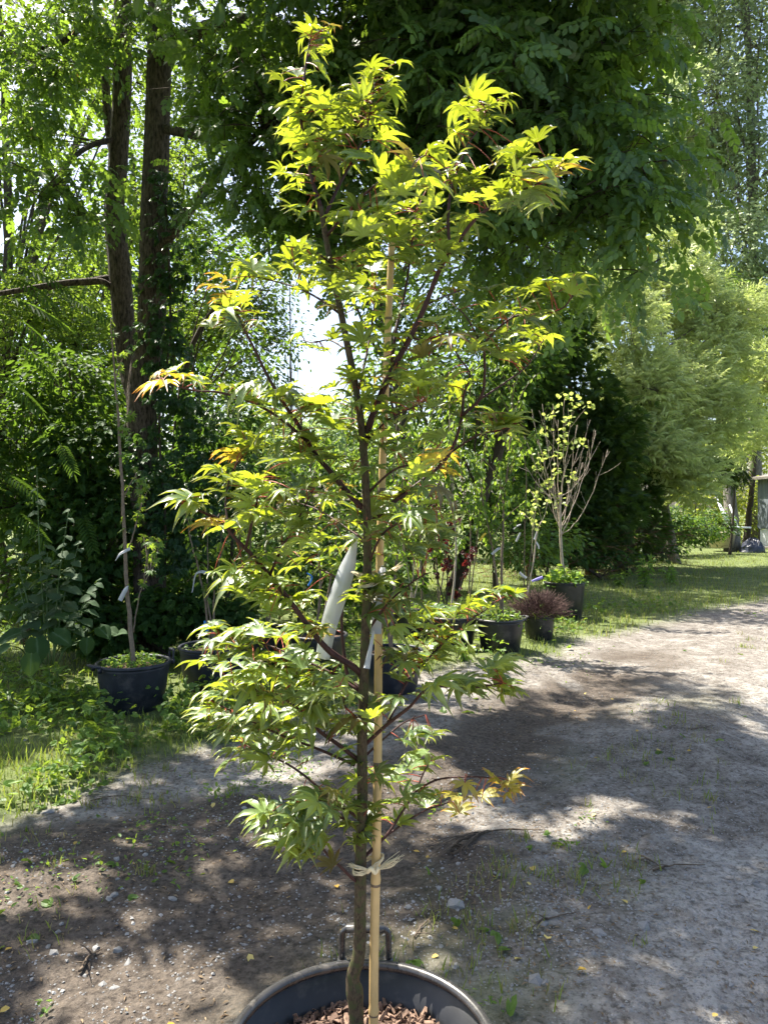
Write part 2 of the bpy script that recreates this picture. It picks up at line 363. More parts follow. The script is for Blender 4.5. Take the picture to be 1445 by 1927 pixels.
dsum = N.new('ShaderNodeMath'); dsum.operation = 'MULTIPLY_ADD'; L.new(n2.outputs['Fac'], dsum.inputs[0]); dsum.inputs[1].default_value = 1.1; dsum.inputs[2].default_value = -.55
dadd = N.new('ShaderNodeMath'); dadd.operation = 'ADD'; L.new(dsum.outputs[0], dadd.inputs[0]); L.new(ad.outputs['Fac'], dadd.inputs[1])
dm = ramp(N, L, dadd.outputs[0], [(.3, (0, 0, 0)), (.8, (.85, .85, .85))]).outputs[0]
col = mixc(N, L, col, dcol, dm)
gcol = ramp(N, L, n1.outputs['Fac'], [(.35, (.07, .10, .028)), (.65, (.15, .19, .05))]).outputs[0]
gm = N.new('ShaderNodeMath'); gm.operation = 'MULTIPLY'; L.new(ag.outputs['Fac'], gm.inputs[0]); gm.inputs[1].default_value = .9
col = mixc(N, L, col, gcol, gm.outputs[0])
L.new(col, b.inputs['Base Color']); b.inputs['Roughness'].default_value = .93; b.inputs['Specular IOR Level'].default_value = .2
hs = N.new('ShaderNodeMath'); hs.operation = 'MULTIPLY_ADD'; L.new(n3.outputs['Fac'], hs.inputs[0]); hs.inputs[1].default_value = .35; L.new(n2.outputs['Fac'], hs.inputs[2])
bump(N, L, hs.outputs[0], .9, .022, b)
ground = mk('ground', np.stack([X, Y, Z], -1).reshape(-1, 3), [quads], m, None, True, {'dark': dark.ravel(), 'grass': grassm.ravel(), 'pale': pale.ravel()})
tag(ground, 'pale dirt and gravel track with dark moist ruts and grassy edges', None, None, 'structure')

# ------------------------------------------------------------------ leaf templates (x across, y along, z up)
def oval(L=1., W=.45, fold=.10, droop=.12, y0=0., ang=0., ox=0., oy=0.):
    """six-point folded oval leaf, 4 triangles"""
    V = np.array([[0, 0, 0], [-W / 2, .32 * L, fold * L], [-W * .46, .74 * L, fold * L * .6 - droop * .5 * L], [0, L, -droop * L], [W * .46, .74 * L, fold * L * .6 - droop * .5 * L], [W / 2, .32 * L, fold * L]], float)
    if ang: V = V @ rotz(ang).T
    return V + np.array([ox, oy, 0]), [np.array([[0, 3, 2, 1], [0, 5, 4, 3]])]
def diamond(L=1., W=.6, fold=.12, droop=.1):
    return np.array([[0, 0, 0], [-W / 2, .45 * L, fold * L], [0, L, -droop * L], [W / 2, .45 * L, fold * L]], float), [np.array([[0, 2, 1], [0, 3, 2]])]
def pinnate(n, L, ll, lw, droop=.25, narrow=False, rach=.012, seed=None):
    it = []; r_ = np.random.default_rng(seed or 1); j_ = 0 if seed is None else 1
    for k in range(n):
        y = L * (.22 + .78 * k / (n - 1)) ; sc_ = 1 - .25 * abs(k / (n - 1) - .45)
        for sgn in ((-1, 1) if k < n - 1 else (0,)):
            V, f = oval(ll * sc_, lw * sc_, .08, .10, 0, 0)
            V = V * (1 + j_ * r_.normal(0, .12)) @ rotz(-sgn * (1.2 - .35 * k / n) + j_ * r_.normal(0, .22)).T; V[:, 2] += j_ * r_.normal(0, .35) * V[:, 1]
            V[:, 2] += -.22 * np.abs(V[:, 0]) * (1 if sgn else 0)
            V = V + np.array([0, y, 0]); it.append((V, f))
    r = np.array([[-rach, 0, 0], [rach, 0, 0], [rach * .4, L, 0], [-rach * .4, L, 0], [-rach * .7, L * .5, 0], [rach * .7, L * .5, 0]], float)
    it.append((r, [np.array([[0, 1, 5, 4], [4, 5, 2, 3]])]))
    V, f = merge(it); V = V.copy(); V[:, 2] -= droop * (V[:, 1] / L) ** 2 * L
    return V, f
def palm5(n=5, L=1., W=.42, span=2.1):
    it = []
    for k in range(n):
        a = (k / (n - 1) - .5) * span; l = L * (1 - .35 * abs(k / (n - 1) - .5) * 2)
        V, f = oval(l, W * l, .06, .22); V = V @ rotz(-a).T; V[:, 2] += .004 * k; it.append((V, f))
    return merge(it)
def fan(n=7, L=1., W=.16, span=1.9):
    it = []
    for k in range(n):
        a = (k / (n - 1) - .5) * span; l = L * (1 - .25 * abs(k / (n - 1) - .5) * 2) * (.85 + .3 * ((k * 37) % 5) / 5)
        V, f = diamond(l, W, .03, .15); V = V @ rotz(-a).T; V = V + np.array([0, .05, .003 * k]); it.append((V, f))
    return merge(it)
def tassel(n=10, L=.62, W=.034):
    """short twig with narrow leaves hanging from it"""
    it = []; r = np.random.default_rng(5)
    for k in range(n):
        y = k / n * .9; a = (1 if k % 2 else -1) * (.5 + .5 * r.random()); l = L * (.45 + .35 * r.random())
        V, f = diamond(l, W, .02, .5 + .3 * r.random()); V = V @ rotz(a).T; it.append((V + np.array([0, y, -.12 * y * y]), f))
    return merge(it)
T_LOCS = [pinnate(6, .20, .046, .035, .2 + .12 * k, rach=.0014, seed=40 + k) for k in range(4)]
T_SUM = pinnate(12, .55, .12, .028, .35, rach=.003)
T_OVAL = oval(1., .52, .08, .15); T_DIA = diamond(1., .62); T_NARROW = oval(1., .26, .06, .25)
T_PAL = palm5(); T_FAN = fan(); T_TAS = tassel(); T_TRI = palm5(3, 1., .5, 1.5)
def blade():
    return np.array([[-.03, 0, 0], [.03, 0, 0], [.022, .10, .58], [-.022, .10, .58], [0, .36, 1.0]], float), [np.array([[0, 1, 2, 3]]), np.array([[3, 2, 4]])]
T_BLADE = blade()

# ------------------------------------------------------------------ tree tools
def limb(p0, p1, r0, r1, n=14, sag=0., wob=.03, ns=7, jit=.04, mid=None):
    pts = [p0] + ([mid] if mid is not None else []) + [p1]
    L_ = np.linalg.norm(np.asarray(p1) - np.asarray(p0))
    c = smooth_path(pts, n); t = np.linspace(0, 1, n)
    c = c + (np.sin(np.pi * t) * -sag * L_)[:, None] * np.array([0, 0, 1])
    w = np.cumsum(rng.normal(0, wob * L_ / n, (n, 3)), 0); w -= t[:, None] * w[-1]; c = c + w
    return c, r0 * (1 - t) + r1 * t
def clumps(ells, n, per, spread, flat=.6, shell=.5):
    """leaf positions in clumps through a union of ellipsoids; returns pos, outward dir, clump centres"""
    w = np.array([e[1][0] * e[1][1] * e[1][2] for e in ells]) ** .75; w /= w.sum()
    k = rng.choice(len(ells), n, p=w)
    c = np.array([e[0] for e in ells])[k]; r = np.array([e[1] for e in ells])[k]
    d = rand_dirs(n); rad = rng.random(n) ** (1 / 3); rad = shell * rad ** .4 + (1 - shell) * rad
    cc = c + d * rad[:, None] * r
    off = rng.normal(0, 1, (n * per, 3)) * spread * np.array([1, 1, flat])
    pos = np.repeat(cc, per, 0) + off
    outw = nrm(np.repeat(d, per, 0) * .8 + nrm(off) * .8 + rng.normal(0, .4, (n * per, 3)))
    return pos, outw, cc
def leaf_R(outw, droop=.4, tilt=.5):
    a = outw.copy(); a[:, 2] = a[:, 2] * .5 - droop
    nrmv = np.array([0, 0, 1.]) + rng.normal(0, tilt, outw.shape)
    return frames(a, nrmv)
def foliage(name, parent, tmpl, pos, R, scale, mat, kind=None, cull=False):
    if cull:
        k = keep_shade(pos + R[:, :, 1] * cull); pos, R = pos[k], R[k]; scale = scale[k] if np.ndim(scale) else scale
    scale = np.broadcast_to(scale, (len(pos),))
    V, f, var = scatter(tmpl, pos, R, scale)
    o = mk(name, V, f, mat, parent, False, {'var': var})
    if kind: o['kind'] = kind
    return o
def foliage_multi(name, parent, tmpls, pos, R, scale, mat, cull=0.):
    if cull: k = keep_shade(pos + R[:, :, 1] * cull); pos, R, scale = pos[k], R[k], scale[k]
    it, var = [], []
    for q, t in enumerate(tmpls): V, f, v = scatter(t, pos[q::len(tmpls)], R[q::len(tmpls)], scale[q::len(tmpls)]); it.append((V, f)); var.append(v)
    V, f = merge(it); return mk(name, V, f, mat, parent, False, {'var': np.concatenate(var)})
def twigs_to(ccs, skel, r=.006, ns=4, wob=.04, every=1, maxlen=1.6):
    """thin twigs from the nearest skeleton point to each clump centre"""
    it = []
    for c in ccs[::every]:
        dd = np.linalg.norm(skel - c, axis=1) + .4 * np.maximum(skel[:, 2] - c[2], 0); k = int(np.argmin(dd)); a = skel[k]
        v = c - a; l = np.linalg.norm(v)
        if l > maxlen: a = c - v / l * maxlen
        pts, rr = limb(a, c, r * (.6 + .5 * min(l, 2)), r * .35, 5, .04, wob)
        it.append(tube(pts, rr, 3))
    return merge(it)
# ------------------------------------------------------------------ pots
def pot(ctr, R, H, label, mat='black_pot', handles=(), soil_drop=.09, group='nursery pots along the track', taper=.82, chips=0, ns=56):
    x, y, z = ctr
    o = empty('plant_pot', (x, y, z), label, 'plant pot', group)
    rb = R * taper; w = .008
    prof = [(0.001, .0), (rb * .93, .0), (rb, .012), (rb + (R - rb) * .55, H * .55), (R - .006, H - .045), (R - .004, H - .02), (R - w - .004, H - .02), (rb + (R - rb) * .55 - w, H * .5), (rb - w, .03), (0.001, .03)]
    V, f = lathe(prof, ns, (x, y, z)); mk('body', V, f, M[mat], o)
    a = np.linspace(0, 2 * np.pi, 12, endpoint=False)
    rim = [(R - .004 + .0135 * math.cos(t) + (.003 if math.sin(t) < 0 else 0), H - .012 + .0145 * math.sin(t)) for t in a]
    V, f = lathe(rim, ns, (x, y, z), True); mk('rim', V, f, M['pot_rim' if chips else mat], o)
    rs = (rb + (R - rb) * (H - soil_drop) / H) - w - .001
    th = np.arange(40) / 40 * 2 * np.pi; rr = np.linspace(.002, rs, 9)
    g = np.stack([rr[:, None] * np.cos(th), rr[:, None] * np.sin(th), (H - soil_drop + .012 * (1 - (rr / rs) ** 2))[:, None] + .012 * (fbm(rr[:, None] * np.cos(th) * 22, rr[:, None] * np.sin(th) * 22, 3) - .5) * (rr / rs < .99)[:, None]], -1).reshape(-1, 3)
    ii = np.arange(8)[:, None] * 40; jj = np.arange(40)[None]; j2 = (jj + 1) % 40
    so = mk('soil', g + np.array([x, y, z]), [np.stack([ii + jj, ii + 40 + jj, ii + 40 + j2, ii + j2], -1).reshape(-1, 4)], M['soil'], o)
    for (ang, hw, hh, out_) in handles:
        ca, sa = math.cos(ang), math.sin(ang); rad = np.array([ca, sa, 0]); tan = np.array([-sa, ca, 0]); up = np.array([0, 0, 1.]) * (1 - out_) + rad * out_
        c0 = np.array([x, y, z + H - .005]) + rad * (R + .016)
        it = []
        Rm = np.stack([tan, rad, np.array([0, 0, 1.])], -1)
        path = [-tan * hw + up * -.01, -tan * hw * 1.0 + up * (hh - .012), -tan * (hw - .014) + up * hh, tan * (hw - .014) + up * hh, tan * hw * 1.0 + up * (hh - .012), tan * hw + up * -.01]
        pts = np.array(path) + c0
        pp = np.vstack([np.linspace(pts[k], pts[k + 1], 5)[:-1] for k in range(5)] + [pts[-1:]])
        V, f = tube(pp, .0085, 8, ref=rad); it.append((V, f))
        # broad flat grip and lugs on the wall
        it.append(box(c0 + up * hh, (hw - .012, .014, .0065), Rm))
        for sg in (-1, 1): it.append(box(c0 + tan * sg * hw - np.array([0, 0, .02]), (.012, .012, .018), Rm))
        V, f = merge(it); mk('handle', V, f, M['pot_rim' if chips else mat], o)
    if chips:
        n = chips; r = rs * .97 * np.sqrt(rng.random(n)); t = rng.random(n) * 2 * np.pi
        hx = np.array([.5, .22, .08])
        Vb, fb = box((0, 0, 0), hx)
        pos = np.stack([x + r * np.cos(t), y + r * np.sin(t), z + H - soil_drop + .010 + rng.random(n) * .02], -1)
        Rr = frames(rand_dirs(n, 0, 1) * np.array([1, 1, .5]), rand_dirs(n, 1.2))
        V, f, var = scatter((Vb, fb), pos, Rr, rng.uniform(.006, .026, n) * (1 + .5 * (rng.random(n) < .06)))
        c = mk('bark_mulch', V, f, M['chip'], o, False); c['kind'] = 'stuff'
    return o
HP = np.array([-.05, 1.66, 0.0]); HR, HH = .302, .40
pot(HP, HR, HH, 'large black plastic pot at the front holding the young maple', handles=((math.pi / 2, .062, .080, .0), (-math.pi / 2, .062, .08, .0)), soil_drop=.115, chips=2600, ns=96, group='nursery pots along the track')

# ------------------------------------------------------------------ the young maple
D0 = 1.66
def B(pts, r0, r1, d0=0., d1=0., n=None):
    """branch from photo columns/rows; depth drifts from d0 to d1 metres off the trunk's depth"""
    k = len(pts); t = np.linspace(0, 1, k)
    w = np.array([P(u, v, D0 + d0 + (d1 - d0) * tt) for (u, v), tt in zip(pts, t)])
    n = n or max(8, 4 * k); c = smooth_path(w, n)
    return c, r0 + (r1 - r0) * np.linspace(0, 1, n) ** .8
TRUNK = B([(674, 2015), (671, 1930), (668, 1870), (664, 1838), (676, 1790), (678, 1700), (679, 1600), (682, 1500), (681, 1400), (684, 1300), (687, 1200), (691, 1100), (691, 1000), (688, 900), (680, 800), (668, 720), (654, 650), (640, 580), (625, 510), (612, 440), (604, 390)], .0195, .0062, 0, -.02, 120)
tr = .0192 + (.0058 - .0192) * np.linspace(0, 1, 120) ** .62; TRUNK = (TRUNK[0], tr + .0035 * np.exp(-((np.linspace(0, 1, 120) - .105) / .02) ** 2))
BR = [
 ([(604, 392), (588, 340), (573, 270), (566, 210), (572, 150), (578, 105), (585, 70)], .006, .0018, -.02, .02),
 ([(682, 850), (700, 785), (735, 702), (772, 635), (800, 575), (828, 505), (862, 455), (895, 412), (945, 375), (1010, 347), (1038, 336)], .0105, .002, 0, -.18),
 ([(848, 478), (843, 420), (848, 360), (868, 300), (882, 268), (905, 235), (912, 205)], .0045, .0018, -.08, .05),
 ([(608, 415), (640, 345), (670, 290), (690, 240), (700, 190), (706, 150)], .005, .0018, -.02, .10),
 ([(614, 445), (660, 392), (710, 345), (760, 315), (800, 292)], .004, .0016, -.02, -.20),
 ([(686, 960), (650, 922), (620, 886), (590, 850), (565, 805), (535, 760), (505, 710), (478, 655), (455, 610), (445, 580)], .0085, .002, 0, -.12),
 ([(575, 828), (540, 797), (500, 770), (455, 750), (410, 738), (365, 735), (320, 722), (285, 712)], .0045, .0016, -.05, -.22),
 ([(684, 1275), (665, 1255), (620, 1225), (585, 1185), (545, 1130), (505, 1080), (470, 1040), (440, 1010), (415, 980), (385, 965), (350, 950), (335, 945)], .0095, .002, 0, -.22),
 ([(508, 1082), (530, 1032), (555, 990), (572, 955), (592, 918)], .004, .0016, -.1, -.25),
 ([(462, 1034), (475, 980), (485, 935), (482, 905)], .004, .0018, -.13, -.28),
 ([(432, 998), (425, 950), (430, 910), (445, 875), (470, 845)], .0032, .0015, -.16, -.05),
 ([(684, 1300), (656, 1275), (647, 1225), (643, 1170), (648, 1100), (655, 1040)], .0065, .0025, 0, .10),
 ([(690, 990), (740, 945), (800, 900), (845, 855), (868, 790), (872, 745), (884, 705), (865, 675), (850, 650)], .007, .0018, 0, .08),
 ([(870, 782), (905, 747), (912, 700), (912, 650), (935, 620), (970, 595), (1020, 590), (1058, 580), (1074, 560), (1086, 540)], .0045, .0016, .04, -.1),
 ([(905, 750), (950, 720), (990, 690), (1010, 660), (1022, 640)], .003, .0015, .04, .15),
 ([(908, 655), (880, 600), (855, 575), (830, 550)], .003, .0015, .03, .2),
 ([(850, 850), (900, 818), (940, 810), (985, 792)], .003, .0015, .05, -.1),
 ([(688, 1400), (730, 1362), (771, 1330), (795, 1303), (824, 1292), (890, 1294), (945, 1285)], .0055, .0018, 0, -.2),
 ([(730, 1360), (766, 1282), (805, 1240), (843, 1201), (880, 1170), (910, 1150), (938, 1128)], .0045, .0016, -.03, .14),
 ([(686, 1612), (727, 1572), (752, 1535), (781, 1490), (798, 1452), (815, 1419)], .0048, .0016, 0, .08),
 ([(781, 1490), (815, 1470), (850, 1463), (900, 1462), (938, 1466)], .003, .0016, .05, -.08),
 ([(726, 1573), (790, 1530), (830, 1515), (850, 1508)], .003, .0014, .02, .12),
 ([(676, 1662), (660, 1650), (640, 1630), (618, 1610), (600, 1588), (570, 1570), (530, 1560)], .005, .0016, 0, -.15),
 ([(680, 1565), (640, 1535), (598, 1481), (545, 1440), (500, 1420), (462, 1402)], .0052, .0016, 0, .12),
 ([(680, 1540), (640, 1520), (600, 1510), (550, 1520), (510, 1530)], .0038, .0015, 0, -.18),
 ([(680, 1435), (635, 1400), (600, 1375), (574, 1345), (529, 1311), (495, 1303), (466, 1293), (430, 1290)], .0058, .0016, 0, -.2),
 ([(676, 1300), (630, 1270), (590, 1250), (540, 1228), (500, 1213), (440, 1200), (405, 1198)], .0045, .0015, 0, .16),
 ([(668, 1440), (600, 1410), (540, 1388), (500, 1370), (460, 1350), (420, 1330), (390, 1312)], .0042, .0015, 0, .02),
 ([(690, 1420), (720, 1392), (760, 1360), (800, 1345)], .0035, .0015, 0, .15),
 ([(690, 1190), (730, 1135), (770, 1100), (800, 1080)], .0038, .0015, 0, -.15),
 ([(690, 1070), (720, 1005), (770, 975), (820, 945)], .0038, .0015, 0, -.22),
 ([(690, 930), (740, 885), (790, 872), (830, 868)], .0035, .0015, 0, -.3),
 ([(642, 592), (600, 562), (560, 542), (520, 530), (480, 520)], .0035, .0015, -.02, .1),
 ([(622, 495), (590, 472), (560, 466), (540, 464)], .0026, .0014, -.02, -.18),
 ([(735, 702), (745, 620), (760, 560), (770, 500), (776, 450), (782, 400)], .005, .0018, -.02, .15),
 ([(672, 745), (690, 665), (702, 595), (706, 545)], .004, .0016, -.02, .16),
 ([(690, 830), (730, 790), (770, 770), (800, 755)], .003, .0014, 0, -.25),
 ([(690, 1020), (640, 985), (600, 960), (560, 945)], .0032, .0014, 0, .2),
 ([(690, 1130), (640, 1090), (600, 1070), (560, 1045)], .0032, .0014, 0, .22),
 ([(655, 660), (620, 640), (590, 645), (570, 640)], .0028, .0014, 0, .22),
 ([(800, 575), (830, 560), (850, 552), (865, 548)], .0025, .0014, -.05, .05),
 ([(772, 635), (800, 640), (830, 630), (850, 622)], .003, .0015, -.03, -.32),
 ([(684, 1360), (650, 1330), (645, 1300), (640, 1290)], .003, .0014, 0, -.28),
]
maple = empty('maple_tree', tuple(HP + np.array([0, 0, HH - .115])), 'young green maple tree with purple-brown branches growing in the front pot', 'tree')
def trunk_ridge(i, th): return 1 + .035 * np.sin(th * 3 + i * .11) + .03 * (fbm(i * .35, th * 1.5, 8) - .5) * 2
V, f = tube(TRUNK[0], TRUNK[1], 14, ridge=trunk_ridge); mk('trunk', V, f, M['maple_bark'], maple)
skel_p, skel_uv = [TRUNK[0][15:]], []
for (pts, r0, r1, d0, d1) in BR:
    c, r = B(pts, r0, r1, d0, d1)
    V, f = tube(c, .88 * r * (1 + .10 * rng.random(len(r)) * (np.arange(len(r)) % 4 == 0)), 8)
    mk('branch', V, f, M['maple_twig'] if r0 < .0100 else M['maple_twig'], maple)
    skel_p.append(c[2:])
SK = np.concatenate(skel_p)
SKUV = np.stack([U0 + F * SK[:, 0] / SK[:, 1], HZ - F * (SK[:, 2] - CH) / SK[:, 1]], -1)
# stubs and buds along the branches
it = []
for k in rng.choice(len(SK), 150, replace=False):
    if SKUV[k, 1] > 1500: continue
    d = rand_dirs(1, .4)[0]; it.append(tube(np.array([SK[k], SK[k] + d * rng.uniform(.008, .02)]), [.0018, .0008], 4))
V, f = merge(it); mk('bud', V, f, M['maple_twig'], maple)['kind'] = 'stuff'

def maple_leaf(seed):
    r = np.random.default_rng(seed)
    angs = np.radians([0, 34, -34, 70, -70, 112, -112]) + r.normal(0, .06, 7)
    lens = np.array([1, .93, .93, .74, .74, .40, .40]) * (1 + r.normal(0, .06, 7))
    order = np.argsort(angs); angs, lens = angs[order], lens[order]
    n = 7; wid = .245 * r.uniform(.8, 1.15)
    V = [[0, 0]]; rib = [1.]; tip = [0.]; T3, T4 = [], []
    sang = np.concatenate([[angs[0] - .30], (angs[:-1] + angs[1:]) / 2, [angs[-1] + .30]])
    srad = np.concatenate([[.08], .26 * np.minimum(lens[:-1], lens[1:]) + .02, [.08]])
    sid = []
    for a, q in zip(sang, srad): V.append([q * math.sin(a), q * math.cos(a)]); rib.append(0.); tip.append(.1); sid.append(len(V) - 1)
    st = [(.44, .95), (.64, .80), (.82, .32)]
    for i_ in range(n):
        a, l = angs[i_], lens[i_]; d = np.array([math.sin(a), math.cos(a)]); p = np.array([d[1], -d[0]])
        q0 = min(.26 * l + .01, .30); V.append(list(d * q0)); rib.append(1.); tip.append(.1); m0 = len(V) - 1
        Lp, Rp, Mp = sid[i_], sid[i_ + 1], m0
        T3 += [[0, Mp, Lp], [0, Rp, Mp]]
        cv = r.normal(0, .05)
        for (tt, ww) in st:
            c = d * l * tt + p * cv * tt * tt * l; w = wid * l * ww * .5
            k0 = len(V); V += [list(c - p * w), list(c), list(c + p * w)]; rib += [0., 1., 0.]; tip += [tt * .9] * 3
            T4 += [[Lp, Mp, k0 + 1, k0], [Mp, Rp, k0 + 2, k0 + 1]]; Lp, Mp, Rp = k0, k0 + 1, k0 + 2
        V.append(list(d * l + p * cv * 1.6 * l)); rib.append(.6); tip.append(1.); k = len(V) - 1
        T3 += [[Lp, Mp, k], [Mp, Rp, k]]
    V = np.array(V); rib = np.array(rib); tip = np.array(tip)
    rad = np.linalg.norm(V, axis=1); th = np.arctan2(V[:, 0], V[:, 1])
    up = r.uniform(-.05, .45); dr = r.uniform(.15, .60); z = up * rad - dr * rad ** 2.4 - .55 * r.uniform(.1, 1.6) * np.clip(rad - .60, 0, 1) ** 1.4
    tw_ = r.normal(0, .5, 7); z += .25 * np.interp(th, np.sort(angs), tw_) * np.clip(rad - .35, 0, 1)
    z += .055 * (1 - rib) * (rad > .05) + .10 * np.cos(th * 1.0 + r.uniform(0, 6)) * rad * r.uniform(.2, 1)
    z -= .12 * np.abs(V[:, 0]) * r.uniform(-.6, 1.5)
    return np.column_stack([V[:, 0], V[:, 1] + .0, z]), [np.array(T3), np.array(T4)], rib, tip
CL = [l for l in '''585 60 30 14 5;600 95 30 15 4;570 140 28 25 4;560 190 25 25 4;555 235 25 25 4;600 180 30 15 3;700 150 45 18 7;690 195 55 25 9;740 165 30 20 4;650 230 45 20 6;720 235 45 20 6;
620 260 35 20 5;560 290 35 20 5;545 330 25 15 4;690 300 45 15 5;620 310 40 20 4;775 290 30 20 4;800 300 40 20 3;915 190 35 18 6;945 205 25 12 3;870 245 30 14 4;830 330 50 20 7;890 330 45 20 6;960 300 35 18 5;
980 320 45 18 6;1020 300 35 18 4;1060 310 20 12 3;1020 345 30 15 4;900 365 50 15 5;960 370 40 12 5;1000 385 30 8 2;760 350 50 20 5;780 390 60 20 8;700 390 50 15 4;640 410 45 15 6;700 425 50 15 6;760 440 50 20 7;
860 460 35 12 4;830 420 40 15 4;740 490 60 20 8;800 500 40 15 4;590 350 40 15 4;570 380 30 15 2;700 470 40 15 4;560 468 22 8 3;470 505 25 10 3;500 510 35 10 4;555 515 30 12 3;620 510 40 15 5;590 540 40 15 4;
660 545 40 20 6;700 560 35 20 5;410 545 15 18 3 b;440 570 32 15 5;430 600 35 10 4;460 590 25 15 3;760 590 50 20 6;850 620 40 20 5;800 640 35 20 4;865 545 15 8 2;960 555 35 12 4;930 600 35 10 4;1030 545 30 15 4;
1070 530 26 12 4;1020 590 30 12 3;970 630 45 12 6;1010 625 26 12 3;980 660 35 15 4;920 650 25 10 3;650 620 50 12 4;700 650 40 15 4;590 650 25 18 3;740 690 50 20 6;800 710 50 15 5;760 730 60 15 6;710 720 40 15 4;
840 740 40 15 4;640 740 50 15 5;310 712 28 7 4 b;365 715 28 8 3;440 735 40 10 4;500 740 45 15 5;560 750 40 12 5;520 775 30 12 3;610 760 40 15 4;450 820 38 10 4;490 830 40 12 5;430 860 12 8 2 b;410 895 18 12 2;
560 830 40 12 4;560 860 40 10 5;620 850 40 15 4;670 780 40 15 4;730 780 50 15 6;790 760 40 15 4;700 830 50 15 5;650 890 40 12 3;900 770 35 10 3;950 800 35 12 4;920 800 30 10 3;830 865 35 14 5 b;800 880 30 15 4;
760 850 40 15 4;480 905 40 14 5;440 930 35 15 4;480 945 45 18 5;460 975 40 12 4;345 945 26 9 4;385 985 16 8 2 b;540 930 40 15 5;590 910 30 15 4;560 980 40 20 5;620 950 40 15 4;680 960 50 15 6;760 930 50 12 5;
820 930 35 12 4;740 970 50 15 6;800 990 40 15 5;700 1010 50 15 4;780 1030 50 15 5;830 1010 22 12 3;600 1010 40 15 4;560 1040 40 15 5;600 1060 40 15 4;450 1080 35 15 5;500 1060 30 15 3;480 1110 40 15 5;
540 1110 40 15 5;590 1120 40 12 4;730 1080 40 20 4;740 1130 40 15 4;690 1130 30 15 4;420 1190 36 14 6;400 1220 30 14 6;440 1230 40 20 7;480 1190 40 12 6;530 1180 40 15 6;580 1170 35 15 4;540 1230 50 15 7;
600 1250 40 15 5;500 1260 50 15 7;440 1270 40 15 6;560 1280 50 15 6;640 1290 35 18 5;730 1290 40 20 4;410 1310 30 14 6;450 1330 40 15 6;510 1320 40 15 6;570 1320 40 12 5;620 1330 40 12 5;700 1330 45 15 5;
760 1250 40 15 4;400 1360 24 12 4;440 1380 40 15 6;500 1370 40 15 6;550 1390 40 12 5;600 1360 40 12 5;650 1370 40 14 5;460 1420 22 12 4;520 1420 35 12 4;770 1160 40 12 5;800 1190 40 15 5;830 1150 25 15 3;
880 1140 30 12 4;930 1115 34 9 4;960 1110 18 7 2;850 1190 35 12 4;820 1240 45 20 6;770 1220 35 15 4;860 1220 40 12 3;900 1280 35 12 4;940 1265 26 14 4;955 1290 20 8 3;840 1290 30 12 3;800 1385 26 12 4;
830 1372 10 8 1;810 1430 22 8 2;740 1440 40 15 3;860 1495 22 14 3 b;935 1470 22 10 3 b;968 1480 14 10 2 b;810 1500 18 14 3;640 1450 40 15 3;700 1480 40 20 6;640 1500 50 20 6;580 1500 40 15 7;510 1530 32 15 6;
560 1550 40 15 7;620 1560 45 20 6;690 1560 40 20 5;520 1570 28 15 4;590 1590 30 14 4;560 1610 12 10 2;720 1520 35 15 4'''.replace('\n', '').split(';')]
leaves = []
for l in CL:
    q = l.split(); u, v, su, sv, n = map(float, q[:5]); br = len(q) > 5
    for _ in range(int(round(n * 1.36))):
        uu, vv = u + rng.normal(0, su * .68), v + rng.normal(0, sv * .9)
        dd = np.hypot(SKUV[:, 0] - uu, (SKUV[:, 1] - vv)) + rng.uniform(0, 25, len(SKUV))
        k = int(np.argmin(dd)); d = SK[k, 1] + rng.normal(0, .055)
        p = P(uu, vv, d); a = SK[k]
        leaves.append((p, a, br))
NV = 36
variants = [maple_leaf(100 + k) for k in range(NV)]
lm = [mkmesh('maple_leaf', V, f, M['maple_leaf'], True, {'rib': rb, 'tip': tp}) for V, f, rb, tp in variants]
lp_ = [mkmesh('purple_maple_leaf', V, f, M['maple_purple'], True, {'rib': rb, 'tip': tp}) for V, f, rb, tp in variants]
lb = [mkmesh('bronze_maple_leaf', V, f, M['maple_bronze'], True, {'rib': rb, 'tip': tp}) for V, f, rb, tp in variants]
axis_c = np.array([HP[0], HP[1] - .03])
pet = []; rest = []
order = rng.permutation(len(leaves)); order = sorted(order, key=lambda k: (not leaves[k][2], leaves[k][0][1] > 1.72, 0))
mloc = np.array(maple.location)
for rank, k in enumerate(order):
    p, a, br = leaves[k]
    out = p - a; out[2] *= .3; rad = np.array([p[0] - axis_c[0], p[1] - axis_c[1], 0]); rad /= np.linalg.norm(rad) + 1e-6
    ax = nrm(nrm(out) * .5 + rad * .55 + rng.normal(0, .55, 3) * np.array([1, 1, .3]))
    ax[2] = rng.normal(.10, .26) if p[2] < 2.0 else rng.normal(.28, .30)
    nn = np.array([-.06, -.14, 1.]) + rng.normal(0, .27, 3)
    Rm = frames(ax[None], nn[None])[0]
    s = np.clip(rng.normal(.056, .013), .030, .084) * (.82 if p[2] > 2.55 else 1.0) * (.9 if br else 1)
    base = p - Rm[:, 1] * s * .45                                             # blade centred on the point
    pt, rr = limb(a, base, .0011, .0009, 5, -.06, .05); pet.append(tube(pt, rr, 4))
    vi = int(rng.integers(NV)); br = br or (rank < 300 and rng.random() < .02)
    if rank < 300:
        o = bpy.data.objects.new('leaf', (lb if br else (lp_ if rng.random() < .11 else lm))[vi]); C.objects.link(o); o.parent = maple
        Mx = Matrix.Identity(4)
        for r_ in range(3):
            for c_ in range(3): Mx[r_][c_] = Rm[r_, c_] * s
            Mx[r_][3] = base[r_] - mloc[r_]
        o.matrix_local = Mx
    else: rest.append((vi, base, Rm, s))
V, f = merge(pet); mk('petiole', V, f, M['petiole'], maple)['kind'] = 'stuff'
it, var, rib_, tip_ = [], [], [], []
